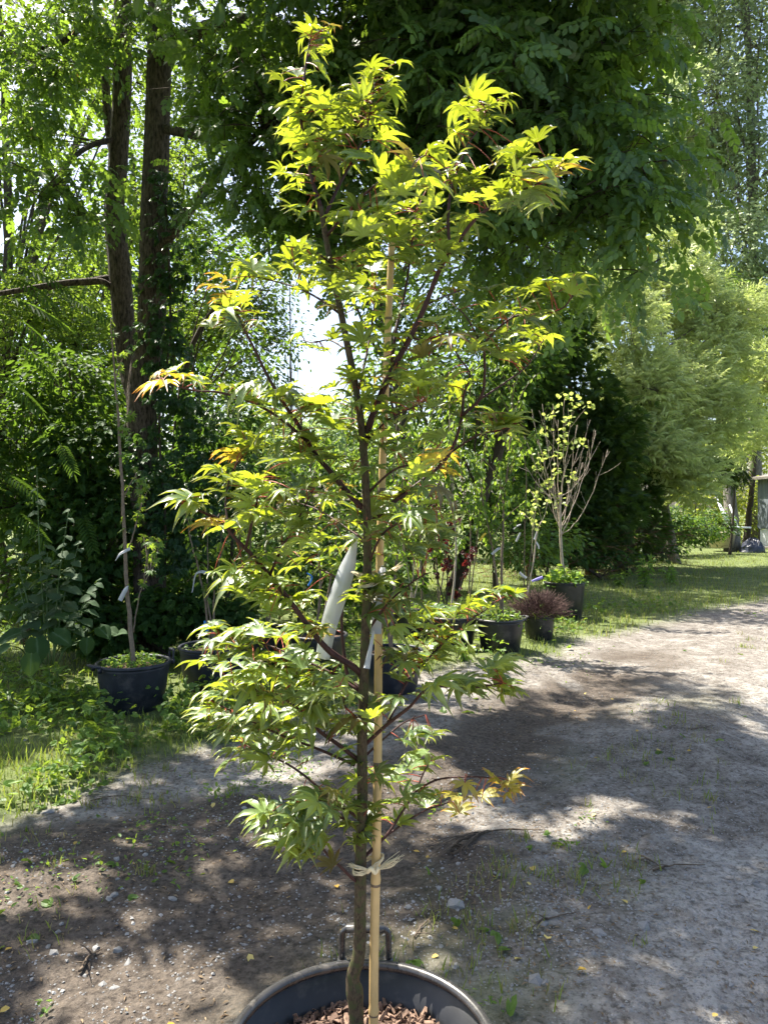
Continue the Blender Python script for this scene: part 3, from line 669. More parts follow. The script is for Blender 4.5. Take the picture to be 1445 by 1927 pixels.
for vi, base, Rm, s in rest:
    V, f, rb, tp = variants[vi]; it.append((V @ Rm.T * s + base, f)); var.append(np.full(len(V), rng.random())); rib_.append(rb); tip_.append(tp)
V, f = merge(it); o = mk('leaves', V, f, M['maple_leafs'], maple, True, {'var': np.concatenate(var), 'rib': np.concatenate(rib_), 'tip': np.concatenate(tip_)}); o['kind'] = 'stuff'

# ------------------------------------------------------------------ bamboo stake, raffia ties, plastic labels on the maple
sp = smooth_path(np.array([P(703, 2010, 1.66), P(704, 1800, 1.665), P(709, 1560, 1.67), P(711, 1400, 1.68), P(713, 1150, 1.69), P(719, 900, 1.71), P(731, 600, 1.73), P(738, 440, 1.74)]), 160)
tt = np.linspace(0, 1, 160); rr = .0112 - .0035 * tt
for nd in (.075, .225, .40, .555, .70, .86): rr = rr + .0016 * np.exp(-((tt - nd) / .0032) ** 2) - .0006 * np.exp(-((tt - nd - .007) / .003) ** 2)
stake = empty('bamboo_stake', tuple(sp[0]), 'straight yellow bamboo cane standing beside the maple trunk', 'stake')
V, f = tube(sp, rr, 14); mk('cane', V, f, M['bamboo'], stake)
for nd in (.075, .225, .40, .555, .70, .86):
    k = int(nd * 159); V, f = tube(sp[k:k + 2], [rr[k] + .0006, rr[k] + .0004], 14); mk('node', V, f, M['stem'], stake)
def twine(name, u, v, label, flip=1, n=16):
    o = empty(name, tuple(P(u, v, D0)), label, 'twine')
    tk = TRUNK[0][np.argmin(np.abs(TRUNK[0][:, 2] - P(u, v, D0)[2]))]; sk_ = sp[np.argmin(np.abs(sp[:, 2] - tk[2]))]
    it = []
    for q in range(3):
        th = np.linspace(0, 2 * np.pi, 26); c = (tk + sk_) / 2; half = (sk_ - tk) / 2
        e = half / np.linalg.norm(half); w = np.cross(e, [0, 0, 1]); 
        lp = c + np.outer(np.cos(th), e) * (np.linalg.norm(half) + .017) + np.outer(np.sin(th), w) * (.022 - .006 * np.cos(th))[:, None]
        lp[:, 2] += .012 * np.cos(th) + (q - 1) * .0035 + rng.normal(0, .0008, 26)
        it.append(tube(lp, .0017, 5))
    V, f = merge(it); mk('loop', V, f, M['twine'], o)
    kn = c - np.array([0, .03, 0]) + e * .012
    it = [tube(smooth_path(kn + np.array([[-.012, 0, -.006], [-.004, -.006, .006], [.004, -.004, -.006], [.012, 0, .006]]), 14), .0045, 6)]
    V, f = merge(it); mk('knot', V, f, M['twine'], o)
    for sg, ln in ((1, .062), (-1, .045)):
        it = []
        for q in range(n):
            d = np.array([sg * (1 + rng.normal(0, .06)), -.1 + rng.normal(0, .10), (.62 if sg > 0 else .3) + rng.normal(0, .07)]); d /= np.linalg.norm(d)
            a = kn + np.array([sg * .01, 0, 0]); end = a + d * ln * rng.uniform(.8, 1.1)
            it.append(tube(smooth_path(np.array([a, a + d * ln * .5 + rng.normal(0, .0025, 3), end]), 6), [.0011] * 4 + [.0008, .0004], 4))
        V, f = merge(it); mk('frayed_end', V, f, M['twine'], o)
    return o
twine('raffia_tie', 690, 1628, 'pale raffia tie low around the maple trunk and cane')
twine('raffia_tie', 705, 1085, 'frayed raffia tie higher up the cane among the leaves')
def strip(name, pts, widths, label, cat='plant label', mat='tagwhite', group=None, face=(0, -1, .15), th=.0006):
    """bent plastic strip with thickness"""
    c = smooth_path(np.array(pts), 14); w = np.interp(np.linspace(0, 1, 14), np.linspace(0, 1, len(widths)), widths)
    t = nrm(np.gradient(c, axis=0)); x = nrm(np.cross(t, np.array(face))); n_ = np.cross(x, t)
    V = np.concatenate([c - x * w[:, None] / 2 + n_ * th, c + x * w[:, None] / 2 + n_ * th, c + x * w[:, None] / 2 - n_ * th, c - x * w[:, None] / 2 - n_ * th])
    k = np.arange(13); q = []
    for a, b_ in ((0, 1), (1, 2), (2, 3), (3, 0)): q.append(np.stack([a * 14 + k, b_ * 14 + k, b_ * 14 + k + 1, a * 14 + k + 1], -1))
    q.append(np.array([[0, 14, 28, 42], [13, 55, 41, 27]]))
    o = mk(name, V, [np.concatenate(q)], M[mat], None, True)
    return tag(o, label, cat, group)
strip('plant_label', [P(672, 1003, 1.70), P(664, 1035, 1.70), P(652, 1075, 1.70), P(632, 1135, 1.69), P(617, 1185, 1.69), P(607, 1240, 1.70)], [.005, .018, .039, .040, .037, .032], 'long wide white plastic label hanging left of the maple trunk', group='white labels on plants')
strip('plant_label', [P(722, 1065, 1.67), P(716, 1090, 1.66), P(708, 1130, 1.66), P(706, 1193, 1.665)], [.010, .022, .028, .028], 'broad white plastic label against the bamboo cane', group='white labels on plants')
strip('plant_label', [P(703, 1188, 1.625), P(698, 1215, 1.62), P(690, 1258, 1.62)], [.006, .008, .014], 'narrow white label tail beside the lower maple trunk', group='white labels on plants')
# ------------------------------------------------------------------ twin-trunked locust with its overhanging crown
def PP(l, off=0): return np.array([P(u, v, d) for u, v, d in l])
loc_base = G(283, 1222); loc_base[1] = 8.0; loc_base[0] = (283 - U0) / F * 8.0; loc_base[2] = -.05
locust = empty('locust_tree', tuple(loc_base), 'large twin-trunked locust tree with furrowed bark and dark overhanging crown', 'tree')
def bark_ridge(i, th): return 1 + .10 * (np.abs(np.sin(th * 5 + 2.2 * fbm(i * .10, th * .6, 4))) - .5) + .10 * (fbm(i * .3, th * 2.2, 14) - .5)
SKL = []
def stem(l, r, nm, n=70, ns=26, parent=locust, ridge=bark_ridge, mat='bark'):
    c = smooth_path(PP(l), n); rr = np.interp(np.linspace(0, 1, n), np.linspace(0, 1, len(r)), r)
    V, f = tube(c, rr, ns, ridge=ridge); o = mk(nm, V, f, M[mat], parent); SKL.append(c); return o
stem([(284, 1255, 8), (284, 1150, 8), (278, 1000, 8), (270, 860, 8), (268, 740, 8), (284, 620, 8), (288, 520, 8), (290, 400, 8), (298, 200, 8), (302, 0, 8), (306, -300, 7.9), (330, -700, 7.6)], [.20, .165, .155, .15, .15, .145, .14, .135, .125, .12, .10, .05], 'trunk', 130)
stem([(266, 800, 8.1), (256, 745, 8.2), (243, 690, 8.3), (235, 620, 8.3), (225, 500, 8.3), (216, 400, 8.3), (223, 300, 8.3), (231, 150, 8.3), (231, 0, 8.3), (228, -250, 8.4), (215, -600, 8.5)], [.10, .108, .110, .112, .118, .105, .10, .098, .09, .075, .04], 'trunk', 110)
for l, r in (
    ([(205, 525, 8.3), (165, 530, 8.2), (120, 533, 8.1), (40, 546, 7.9), (-80, 566, 7.6)], [.05, .04, .035, .03, .02]),
    ([(228, 560, 8.3), (195, 530, 8.2), (150, 531, 8.2), (90, 545, 8.3)], [.035, .03, .025, .012]),
    ([(290, 490, 8.0), (345, 410, 7.6), (420, 320, 7.0), (520, 225, 6.4), (620, 180, 6.1)], [.06, .052, .045, .03, .015]),
    ([(228, 60, 8.3), (165, 48, 8.1), (100, 88, 7.9), (0, 100, 7.6), (-90, 110, 7.4)], [.045, .035, .03, .025, .015]),
    ([(219, 320, 8.3), (203, 220, 8.5), (197, 120, 8.6), (180, 0, 8.7), (165, -150, 8.8)], [.05, .05, .047, .04, .03]),
    ([(202, 135, 8.55), (180, 105, 8.4), (165, 60, 8.3), (105, 10, 8.2)], [.03, .026, .022, .015]),
    ([(300, 90, 8.0), (450, 40, 7.3), (640, 90, 6.6), (840, 170, 5.9), (1000, 260, 5.5), (1120, 370, 5.25)], [.08, .07, .055, .04, .025, .012]),
    ([(303, -60, 8.0), (500, -120, 7.0), (760, -60, 6.2), (980, 30, 5.7), (1150, 140, 5.5)], [.08, .07, .05, .035, .015]),
    ([(300, -200, 8.0), (600, -380, 6.6), (900, -420, 5.6), (1200, -420, 5.0)], [.08, .06, .045, .02]),
    ([(228, -120, 8.4), (100, -260, 7.4), (-100, -380, 6.6), (-300, -420, 6.0)], [.07, .05, .04, .02]),
    ([(300, 240, 8), (420, 270, 7.4), (560, 340, 7.0), (700, 420, 6.8)], [.05, .042, .03, .014]),
    ([(216, 260, 8.3), (160, 280, 7.6), (110, 330, 6.9), (70, 400, 6.5)], [.03, .026, .02, .01])):
    stem(l, r, 'limb', 34, 10, ridge=None)
# dead stub on the second trunk
V, f = tube(PP([(276, 478, 7.95), (272, 450, 7.93), (274, 420, 7.93)]), [.05, .035, .008], 8); mk('dead_stub', V, f, M['bark'], locust)
SKLn = np.concatenate(SKL)
def E(u, v, d, rx, ry, rz): return (P(u, v, d), (rx, ry, rz))
seen = [E(650, 110, 6.0, 1.25, 1.1, .85), E(900, 190, 5.5, 1.0, .9, .8), E(1100, 140, 5.5, .62, .7, .75), E(1120, 360, 5.2, .42, .45, .5), E(1175, 470, 5.05, .12, .2, .3), E(1215, 330, 5.1, .14, .2, .4),
        E(480, 250, 6.6, .7, .9, .7), E(430, 90, 6.6, .45, .7, .6), E(110, 350, 6.6, .36, .6, .40), E(60, 120, 7.6, .45, .7, .3), E(120, 60, 7.9, .7, .7, .35), E(250, 40, 7.6, .5, .5, .3), E(40, 210, 7.8, .4, .6, .25), E(950, 410, 5.9, .55, .6, .45), E(690, 400, 6.8, .85, .8, .6), E(520, 390, 7.0, .5, .6, .4), 
        E(800, 60, 6.4, 1.2, 1, .6), E(1000, 520, 6.6, .5, .5, .3), E(1030, 20, 5.4, .9, .8, .5)]
high = [((-4.2, 4.6, 5.0), (1.8, 1.3, .9)), ((-2.3, 4.7, 5.6), (1.7, 1.2, .7)), ((-.4, 5.4, 6.2), (1.8, 1.5, .8)), ((-4.8, 7.3, 5.6), (2.2, 2.2, 1.5)), ((-2.0, 7.0, 7.2), (2.6, 2.0, 1.1)), ((.7, 7.4, 7.6), (2.0, 2.0, .9)), ((-1.5, 9.2, 8.8), (3.0, 2.2, 1.3)), ((1.7, 5.9, 6.1), (1.2, 1.2, .6)), ((-6.6, 5.6, 4.6), (1.6, 1.8, 1.0)), ((0, 4.9, 5.6), (1.4, .9, .5)), ((1.0, 4.6, 5.3), (1.0, .7, .4)), ((-7.2, 8.0, 4.2), (1.6, 2, 2.0)), ((-5.2, 8.8, 4.6), (1.2, 1.4, 1.6))]
def sprays(ells, n, per, ln=.62):
    w = np.array([e[1][0] * e[1][1] * e[1][2] for e in ells]) ** .72; w /= w.sum()
    k = rng.choice(len(ells), n, p=w); c = np.array([e[0] for e in ells])[k]; r = np.array([e[1] for e in ells])[k]
    d = rand_dirs(n); cc = c + d * (rng.random(n) ** .42)[:, None] * r
    hd = nrm(d * np.array([1, 1, .2]) + rng.normal(0, .5, (n, 3)) * np.array([1, 1, .25]) + np.array([.15, -.35, 0]))
    pos, axs, tw = [], [], []
    for q in range(per):
        t = q / (per - 1) - .4; p = cc + hd * ln * t + np.array([0, 0, -.28]) * (max(t, 0) ** 2) * ln * 3
        side = np.cross(hd, [0, 0, 1.]) * (1 if q % 2 else -1)
        a = nrm(side * .8 + hd * .55 + rng.normal(0, .25, (n, 3)) + np.array([0, 0, -.35])); pos.append(p); axs.append(a)
    for q in range(n):
        t = np.linspace(-.45, .6, 6); tw.append((cc[q] + hd[q] * ln * t[:, None] + np.array([0, 0, -.28]) * (np.maximum(t, 0) ** 2 * ln * 3)[:, None]))
    return np.concatenate(pos), np.concatenate(axs), tw, cc
pos, ax, tw, cc = sprays(seen, 1180, 9)
Rr = frames(ax, np.array([0, 0, 1.]) + rng.normal(0, .55, ax.shape) + np.array([0, -.25, 0]))
foliage_multi('crown', locust, T_LOCS, pos, Rr, rng.uniform(.75, 1.2, len(pos)), M['locust'], .11)
kp = keep_shade(cc); it = [tube(t[::2], np.linspace(.006, .002, 3), 3) for t, k_ in zip(tw, kp) if k_]
V, f = merge(it); V2, f2 = twigs_to(cc[kp][::3], SKLn, .009); V, f = merge([(V, f), (V2, f2)]); mk('twigs', V, f, M['darkstem'], locust)['kind'] = 'stuff'
pos, ax, tw, cc = sprays(high, 1850, 7, .9); k_ = out_of_way(pos); pos, ax = pos[k_], ax[k_]
Rr = frames(ax, np.array([0, 0, 1.]) + rng.normal(0, .3, ax.shape))
T_LOC2 = pinnate(3, .26, .12, .07, .3, rach=.002)
foliage('unseen_shade_crown', locust, T_LOC2, pos, Rr, rng.uniform(.9, 1.3, len(pos)), M['locust'], None, .17)  # unseen crown outside the view, added and shaped to shade the ground
# yellowing leaflets here and there
pos, outw, cc = clumps(seen, 60, 1, .05); foliage('yellowed_leaflets', locust, T_OVAL, pos, leaf_R(outw, .6), .06, M['fallen'], 'stuff')
# ------------------------------------------------------------------ creeper on the trunks
cr = empty('creeper_vine', tuple(loc_base + np.array([.05, -.1, .05])), 'dark leafy creeper climbing the lower locust trunk', 'vine')
pts = smooth_path(PP([(300, 1240, 7.8), (312, 1000, 7.78), (300, 800, 7.8), (320, 640, 7.82), (318, 480, 7.84), (312, 380, 7.85)]), 40); V, f = tube(pts, .014, 6); mk('stem', V, f, M['darkstem'], cr)
ells = [E(315, 1000, 7.8, .25, .22, .55), E(300, 860, 7.75, .32, .25, .4), E(340, 720, 7.8, .28, .3, .45), E(305, 560, 7.8, .16, .2, .5), E(330, 460, 7.8, .17, .2, .5), E(400, 850, 8.0, .4, .3, .5), E(300, 650, 7.8, .2, .2, .3), E(370, 980, 8.0, .4, .3, .4), E(310, 370, 7.8, .12, .15, .25)]
pos, outw, cc = clumps(ells, 330, 6, .07); foliage('foliage', cr, T_PAL, pos, leaf_R(outw * np.array([1, 1, .3]) + np.array([0, -.4, 0]), .75, .45), rng.uniform(.06, .11, len(pos)), M['creeper'])
# ------------------------------------------------------------------ generic broadleaf tree / shrub
def tree(name, label, cat, base, ells, nclump, per, spread, size, mat, tmpl=T_OVAL, r=.1, limbs=None, bark='darkstem', group=None, droop=.4, tilt=.5, cull=False, every=2, flat=.6, shell=.5, twr=.008, ns=10, crown_name='crown', lean=None):
    base = np.array(base, float); base[2] = float(gh(base[0], base[1])) - .03
    o = empty(name, tuple(base), label, cat, group)
    top = max(ells, key=lambda e: e[0][2]); tp = np.array(top[0]) + np.array([0, 0, top[1][2] * .5])
    mid = (base + tp) / 2 + rng.normal(0, .05, 3) * np.linalg.norm(tp - base) * np.array([1, 1, 0]) if lean is None else np.array(lean)
    c, rr = limb(base, tp, r, r * .25, 26, 0, .03, mid=mid)
    V, f = tube(c, rr * (1 + .25 * np.exp(-np.linspace(0, 1, 26) * 18)), ns, .04); mk('trunk', V, f, M[bark], o); sk_ = [c[5:]]
    for e in ells:
        k = int(rng.integers(7, 18)); k = min(k, int(np.argmin(np.linalg.norm(c - e[0], axis=1)))) if rng.random() < .7 else k
        for q in range(2):
            tgt = e[0] + rand_dirs(1)[0] * np.array(e[1]) * .6
            a, rr = limb(c[max(k - 2 * q, 3)], tgt, r * .24, r * .06, 14, -.05, .06); V, f = tube(a, rr, 6, .05); mk('branch', V, f, M[bark], o); sk_.append(a[3:])
    pos, outw, cc = clumps(ells, nclump, per, spread, flat, shell)
    if twr: V, f = twigs_to(cc, np.concatenate(sk_), twr, 4, .05, every); mk('twigs', V, f, M[bark], o)['kind'] = 'stuff'
    foliage(crown_name, o, tmpl, pos, leaf_R(outw, droop, tilt), size * rng.uniform(.75, 1.25, len(pos)), M[mat], None, cull)
    return o
def gx(u, d): return np.array([(u - U0) / F * d, d, 0.])
g = 'sunlit trees behind the thicket'
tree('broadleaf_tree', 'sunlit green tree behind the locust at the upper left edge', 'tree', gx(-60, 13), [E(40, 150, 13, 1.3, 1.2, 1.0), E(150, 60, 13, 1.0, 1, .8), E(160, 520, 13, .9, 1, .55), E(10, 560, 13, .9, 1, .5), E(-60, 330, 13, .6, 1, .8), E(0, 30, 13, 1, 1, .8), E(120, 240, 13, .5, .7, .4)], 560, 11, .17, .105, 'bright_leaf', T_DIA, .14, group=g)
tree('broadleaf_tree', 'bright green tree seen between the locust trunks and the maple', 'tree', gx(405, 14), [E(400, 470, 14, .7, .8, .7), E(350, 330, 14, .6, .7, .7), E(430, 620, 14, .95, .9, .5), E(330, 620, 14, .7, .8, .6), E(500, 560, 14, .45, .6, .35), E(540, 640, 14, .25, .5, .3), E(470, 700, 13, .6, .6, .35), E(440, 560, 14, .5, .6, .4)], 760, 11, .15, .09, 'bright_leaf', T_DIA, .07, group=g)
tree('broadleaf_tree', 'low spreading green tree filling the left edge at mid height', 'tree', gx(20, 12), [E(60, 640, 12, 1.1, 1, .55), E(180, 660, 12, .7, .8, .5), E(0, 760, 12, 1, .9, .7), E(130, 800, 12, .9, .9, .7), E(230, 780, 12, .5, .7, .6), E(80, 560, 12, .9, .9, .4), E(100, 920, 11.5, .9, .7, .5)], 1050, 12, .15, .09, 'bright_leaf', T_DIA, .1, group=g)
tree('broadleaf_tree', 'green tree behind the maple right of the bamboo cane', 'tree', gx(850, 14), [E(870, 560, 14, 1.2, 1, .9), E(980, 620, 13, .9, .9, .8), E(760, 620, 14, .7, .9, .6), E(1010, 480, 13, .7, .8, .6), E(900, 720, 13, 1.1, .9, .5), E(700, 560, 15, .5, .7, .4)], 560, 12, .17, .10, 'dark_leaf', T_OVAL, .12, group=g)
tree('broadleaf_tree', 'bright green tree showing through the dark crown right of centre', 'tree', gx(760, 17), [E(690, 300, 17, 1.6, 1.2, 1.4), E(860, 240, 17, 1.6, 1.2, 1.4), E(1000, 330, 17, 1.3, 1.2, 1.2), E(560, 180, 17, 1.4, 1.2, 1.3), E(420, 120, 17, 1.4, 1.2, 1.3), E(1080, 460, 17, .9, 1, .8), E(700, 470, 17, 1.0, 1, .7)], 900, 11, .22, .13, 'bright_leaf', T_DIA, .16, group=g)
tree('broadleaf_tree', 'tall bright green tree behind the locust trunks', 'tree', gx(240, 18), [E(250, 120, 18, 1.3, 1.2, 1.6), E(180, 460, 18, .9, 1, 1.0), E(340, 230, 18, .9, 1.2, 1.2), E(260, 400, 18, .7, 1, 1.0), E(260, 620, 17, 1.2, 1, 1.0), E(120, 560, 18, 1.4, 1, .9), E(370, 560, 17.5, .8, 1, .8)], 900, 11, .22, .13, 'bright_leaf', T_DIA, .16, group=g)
for q, (u, d, ells_, lab) in enumerate([
    (60, 22, [E(40, 600, 22, 2.0, 1.2, 1.6), E(130, 760, 22, 1.8, 1.2, 1.5), E(0, 880, 21, 1.8, 1.2, 1.5), E(170, 560, 22, 1.4, 1, 1.2)], 'dark woodland tree deep behind the left shrubs'),
    (300, 23, [E(290, 700, 23, 1.8, 1.2, 1.8), E(370, 640, 23, 1.3, 1.2, 1.4), E(240, 500, 23, 1.6, 1.2, 1.6), E(400, 800, 23, 1.6, 1.2, 1.5), E(300, 900, 22, 1.8, 1.2, 1.2), E(250, 340, 23, 1.5, 1.2, 1.6), E(330, 440, 23, 1.0, 1.2, 1.2), E(130, 480, 23, 1.3, 1.2, 1.0)], 'dark woodland tree deep behind the locust trunks'),
    (820, 24, [E(800, 760, 24, 1.8, 1.2, 1.6), E(900, 700, 24, 2.0, 1.2, 2.0), E(980, 800, 24, 1.8, 1.2, 1.6), E(760, 880, 23, 1.5, 1.2, 1.2), E(720, 690, 24, .8, 1, 1.0)], 'dark woodland tree deep behind the potted saplings')]):
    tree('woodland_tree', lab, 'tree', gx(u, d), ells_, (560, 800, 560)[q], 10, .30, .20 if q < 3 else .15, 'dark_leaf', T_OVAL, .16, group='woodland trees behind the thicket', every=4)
# leaning dark stem with its own boughs
tree('slender_tree', 'slender dark leaning tree curving out behind the creeper', 'tree', gx(310, 9.2), [E(440, 480, 9.0, .4, .4, .3), E(480, 640, 9.2, .4, .4, .25), E(520, 470, 9.0, .35, .4, .3)], 90, 7, .12, .07, 'dark_leaf', T_OVAL, .055, lean=P(352, 690, 9.1))
tree('slender_tree', 'thin bare-stemmed young tree standing in the sky gap', 'tree', gx(572, 11), [E(560, 640, 11, .12, .2, .35), E(545, 560, 11, .2, .2, .3)], 26, 5, .10, .05, 'dark_leaf', T_OVAL, .03, twr=.005)
# thicket shrubs
g = 'shrubs of the dark thicket'
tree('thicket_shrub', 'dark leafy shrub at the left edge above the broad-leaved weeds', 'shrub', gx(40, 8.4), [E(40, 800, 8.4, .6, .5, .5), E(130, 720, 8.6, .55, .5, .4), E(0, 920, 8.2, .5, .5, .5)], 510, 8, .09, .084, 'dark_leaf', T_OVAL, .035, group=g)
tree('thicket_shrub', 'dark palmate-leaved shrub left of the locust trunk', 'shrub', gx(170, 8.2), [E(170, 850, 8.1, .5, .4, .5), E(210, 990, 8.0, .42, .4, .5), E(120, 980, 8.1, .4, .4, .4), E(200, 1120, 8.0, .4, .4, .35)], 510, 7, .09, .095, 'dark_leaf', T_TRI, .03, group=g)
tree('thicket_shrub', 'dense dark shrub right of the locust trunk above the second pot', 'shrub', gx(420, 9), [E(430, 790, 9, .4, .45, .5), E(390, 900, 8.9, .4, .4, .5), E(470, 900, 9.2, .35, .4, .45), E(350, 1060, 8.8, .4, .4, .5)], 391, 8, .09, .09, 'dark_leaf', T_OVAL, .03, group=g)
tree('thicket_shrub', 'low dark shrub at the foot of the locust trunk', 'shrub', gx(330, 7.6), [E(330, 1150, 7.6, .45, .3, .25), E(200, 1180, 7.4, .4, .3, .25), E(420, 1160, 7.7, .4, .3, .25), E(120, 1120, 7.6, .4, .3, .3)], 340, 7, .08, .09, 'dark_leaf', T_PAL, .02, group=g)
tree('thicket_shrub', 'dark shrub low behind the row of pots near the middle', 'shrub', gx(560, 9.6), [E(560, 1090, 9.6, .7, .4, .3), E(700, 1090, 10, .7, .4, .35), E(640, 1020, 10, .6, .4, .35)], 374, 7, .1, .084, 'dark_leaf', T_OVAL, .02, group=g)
for q, (u, d, ells_, lab) in enumerate([
    (20, 10.5, [E(0, 900, 10.5, .7, .5, .7), E(60, 1010, 10.3, .7, .5, .6), E(20, 1100, 10, .7, .5, .4)], 'dark undergrowth shrub at the left edge behind the grey-green weed'),
    (170, 11, [E(160, 930, 11, .7, .5, .7), E(200, 1040, 10.8, .7, .5, .5), E(110, 1090, 10.5, .6, .5, .4)], 'dark undergrowth shrub behind the left sapling'),
    (310, 11.5, [E(330, 930, 11.5, .6, .5, .7), E(360, 1040, 11, .7, .5, .5), E(270, 1090, 11, .6, .5, .4)], 'dark undergrowth shrub behind the lower locust trunk')]):
    tree('undergrowth_shrub', lab, 'shrub', gx(u, d), ells_, 260, 8, .13, .10, 'dark_leaf', T_OVAL, .03, group='undergrowth shrubs of the thicket', every=2)
for q, (u, d, ells_, lab) in enumerate([
    (620, 13.5, [E(600, 930, 13.5, .9, .6, .6), E(560, 1020, 13.2, .8, .6, .5), E(680, 1000, 13.2, .8, .6, .6)], 'green hedge shrub behind the saplings left of the maple trunk'),
    (800, 14, [E(790, 900, 14, .9, .6, .8), E(740, 1000, 13.6, .8, .6, .6), E(860, 1000, 13.6, .8, .6, .6)], 'green hedge shrub behind the saplings right of the bamboo cane'),
    (930, 14.5, [E(930, 870, 14.5, .8, .6, 1.0), E(960, 1000, 14, .9, .6, .6), E(900, 790, 14.5, .7, .6, .6)], 'green hedge shrub behind the twin-stemmed sapling'),
    (440, 12.5, [E(450, 960, 12.5, .6, .5, .6), E(420, 1060, 12, .7, .5, .45), E(490, 1050, 12, .6, .5, .4)], 'green hedge shrub behind the thin blue-ribboned stems'),
    (1140, 16.2, [E(1060, 1040, 16, .7, .4, .25), E(1150, 1050, 16.3, .7, .4, .22), E(1230, 1035, 18.5, .8, .4, .25)], 'dark low undergrowth along the foot of the arborvitae'),
    (1030, 13.0, [E(1040, 1010, 13, .5, .4, .3), E(990, 1040, 12.5, .5, .4, .3)], 'low green shrub behind the bare pale tree')]):
    tree('hedge_shrub', lab, 'shrub', gx(u, d), ells_, 330 if q < 4 else 120, 9, .13, .095, 'sapling' if q % 2 else 'dark_leaf', T_OVAL, .04, group='hedge shrubs behind the potted saplings', every=2)
# sumac fronds at the left
sm = empty('sumac_shrub', tuple(gx(-60, 7.0)), 'sumac shrub with long feather-like fronds at the left edge', 'shrub')
V, f = tube(smooth_path(PP([(-60, 1290, 7.0), (-50, 900, 7.0), (-20, 600, 7.0), (10, 500, 6.9)]), 30), np.linspace(.03, .012, 30), 8); mk('trunk', V, f, M['darkstem'], sm)
sm_me = mkmesh('frond', T_SUM[0], T_SUM[1], M['dark_leaf'], False, {'var': np.random.default_rng(3).random(len(T_SUM[0]))})
for (u, v, d, ax_, s) in [(20, 500, 6.9, (1, .1, -.1), 1.0), (10, 520, 6.9, (1, -.3, -.25), .9), (0, 555, 6.9, (1, .3, -.1), 1.1), (15, 590, 6.9, (.9, .2, -.45), 1.), (0, 470, 6.9, (.7, .1, .3), .8), (120, 560, 6.8, (1, -.2, -.2), .8), (20, 640, 7, (1, .2, -.5), .9), (-20, 700, 7, (1, 0, -.4), 1.), (110, 830, 7.4, (.6, -.5, -.6), .7), (0, 890, 7.2, (1, -.2, -.3), .8), (20, 960, 7.2, (1, -.1, -.5), .8), (150, 960, 7.5, (.5, -.4, -.8), .8)]:
    o = bpy.data.objects.new('frond', sm_me); C.objects.link(o); o.parent = sm
    R_ = frames(np.array([ax_], float), np.array([[0, -.5, 1.]]))[0]; Mx = Matrix.Identity(4); p = P(u, v, d) - np.array(sm.location)
    for a in range(3):
        for c_ in range(3): Mx[a][c_] = R_[a, c_] * s
        Mx[a][3] = p[a]
    o.matrix_local = Mx
# ------------------------------------------------------------------ right side: arborvitae, feathery tree, poplars, bushes
g = 'arborvitae hedge'
def arbor(label, u, d, ells, n):
    o = tree('arborvitae', label, 'conifer', gx(u, d), ells, n, 8, .16, .22, 'arbor', T_FAN, .1, bark='deadtwig', group=g, droop=.15, tilt=.9, flat=1.0, shell=.75, twr=.008, every=3)
    it = []
    for q in range(400):                                     # dead inner twigs under the skirt
        a = np.array([o.location[0] + rng.normal(0, .8), o.location[1] + rng.normal(-.3, .5), rng.uniform(.05, 1.2)]); b_ = a + rng.normal(0, .5, 3) * np.array([1, 1, .5])
        c, rr = limb(a, b_, .006, .002, 6, 0, .1); it.append(tube(c, rr, 3))
    V, f = merge(it); mk('dead_twigs', V, f, M['deadtwig'], o)['kind'] = 'stuff'
arbor('dark arborvitae with brown dead twigs below, behind the bare potted tree', 1110, 17.5, [E(1110, 870, 17.5, 1.0, .9, .9), E(1120, 960, 17.2, .9, .8, .55), E(1070, 1010, 16.8, 1.0, .7, .4), E(1070, 740, 17.6, .9, .9, .9), E(1040, 620, 17.8, .8, .9, .9), E(1140, 820, 17.3, .7, .8, .7)], 760)
arbor('dark arborvitae farther right with drooping lower sprays by the fence', 1170, 19.5, [E(1180, 920, 19.5, .7, .8, .8), E(1190, 990, 19.3, .7, .7, .45), E(1160, 1020, 18.5, .8, .7, .35), E(1150, 800, 19.6, .7, .9, .9)], 400)
arbor('dark arborvitae behind the leafy potted saplings', 1000, 17.0, [E(1010, 830, 17, .8, .8, .9), E(990, 720, 17, .8, .8, .8), E(1010, 950, 16.8, .9, .8, .8)], 480)
tree('feathery_tree', 'pale yellow-green feathery tree right of the dark crown', 'tree', gx(1270, 21), [E(1270, 560, 21, 1.1, 1.1, .9), E(1170, 620, 18.6, .8, .8, .8), E(1210, 720, 18.6, .8, .8, .8), E(1230, 830, 18.6, .7, .7, .7), E(1130, 540, 18.8, .5, .6, .5), E(1330, 660, 21, 1.0, 1, .9), E(1250, 740, 20, 1.5, 1.1, .9), E(1340, 780, 20.5, .9, 1, .8), E(1150, 530, 21, .8, .9, .6), E(1270, 450, 21.3, .5, .6, .7), E(1250, 850, 19.5, 1.0, .9, .8), E(1400, 590, 21, .6, .6, .5), E(1420, 700, 22, .9, .8, .8), E(1400, 820, 22.5, .6, .7, .6), E(1180, 450, 22, .7, .7, .5), E(1300, 900, 19.8, .6, .7, .6)], 2000, 6, .20, .30, 'feather', T_TAS, .13, bark='barkgrey', droop=-.25, tilt=.6, flat=.8, shell=.7, every=2)
g = 'tall poplars at the right'
tree('poplar_tree', 'tall silvery poplar at the upper right corner', 'tree', gx(1420, 33), [E(1420, 60, 33, 2.6, 2.4, 2.6), E(1330, 200, 33, 2.2, 2.2, 2.0), E(1430, 330, 33, 2.4, 2.2, 2.2), E(1370, 470, 32, 1.8, 2, 1.8), E(1460, 560, 32, 1.8, 2, 2.2), E(1400, -120, 33, 2.6, 2.4, 2.2)], 2500, 9, .36, .24, 'poplar', T_DIA, .3, bark='barkgrey', group=g, droop=.5, tilt=.9, every=3, twr=.02)
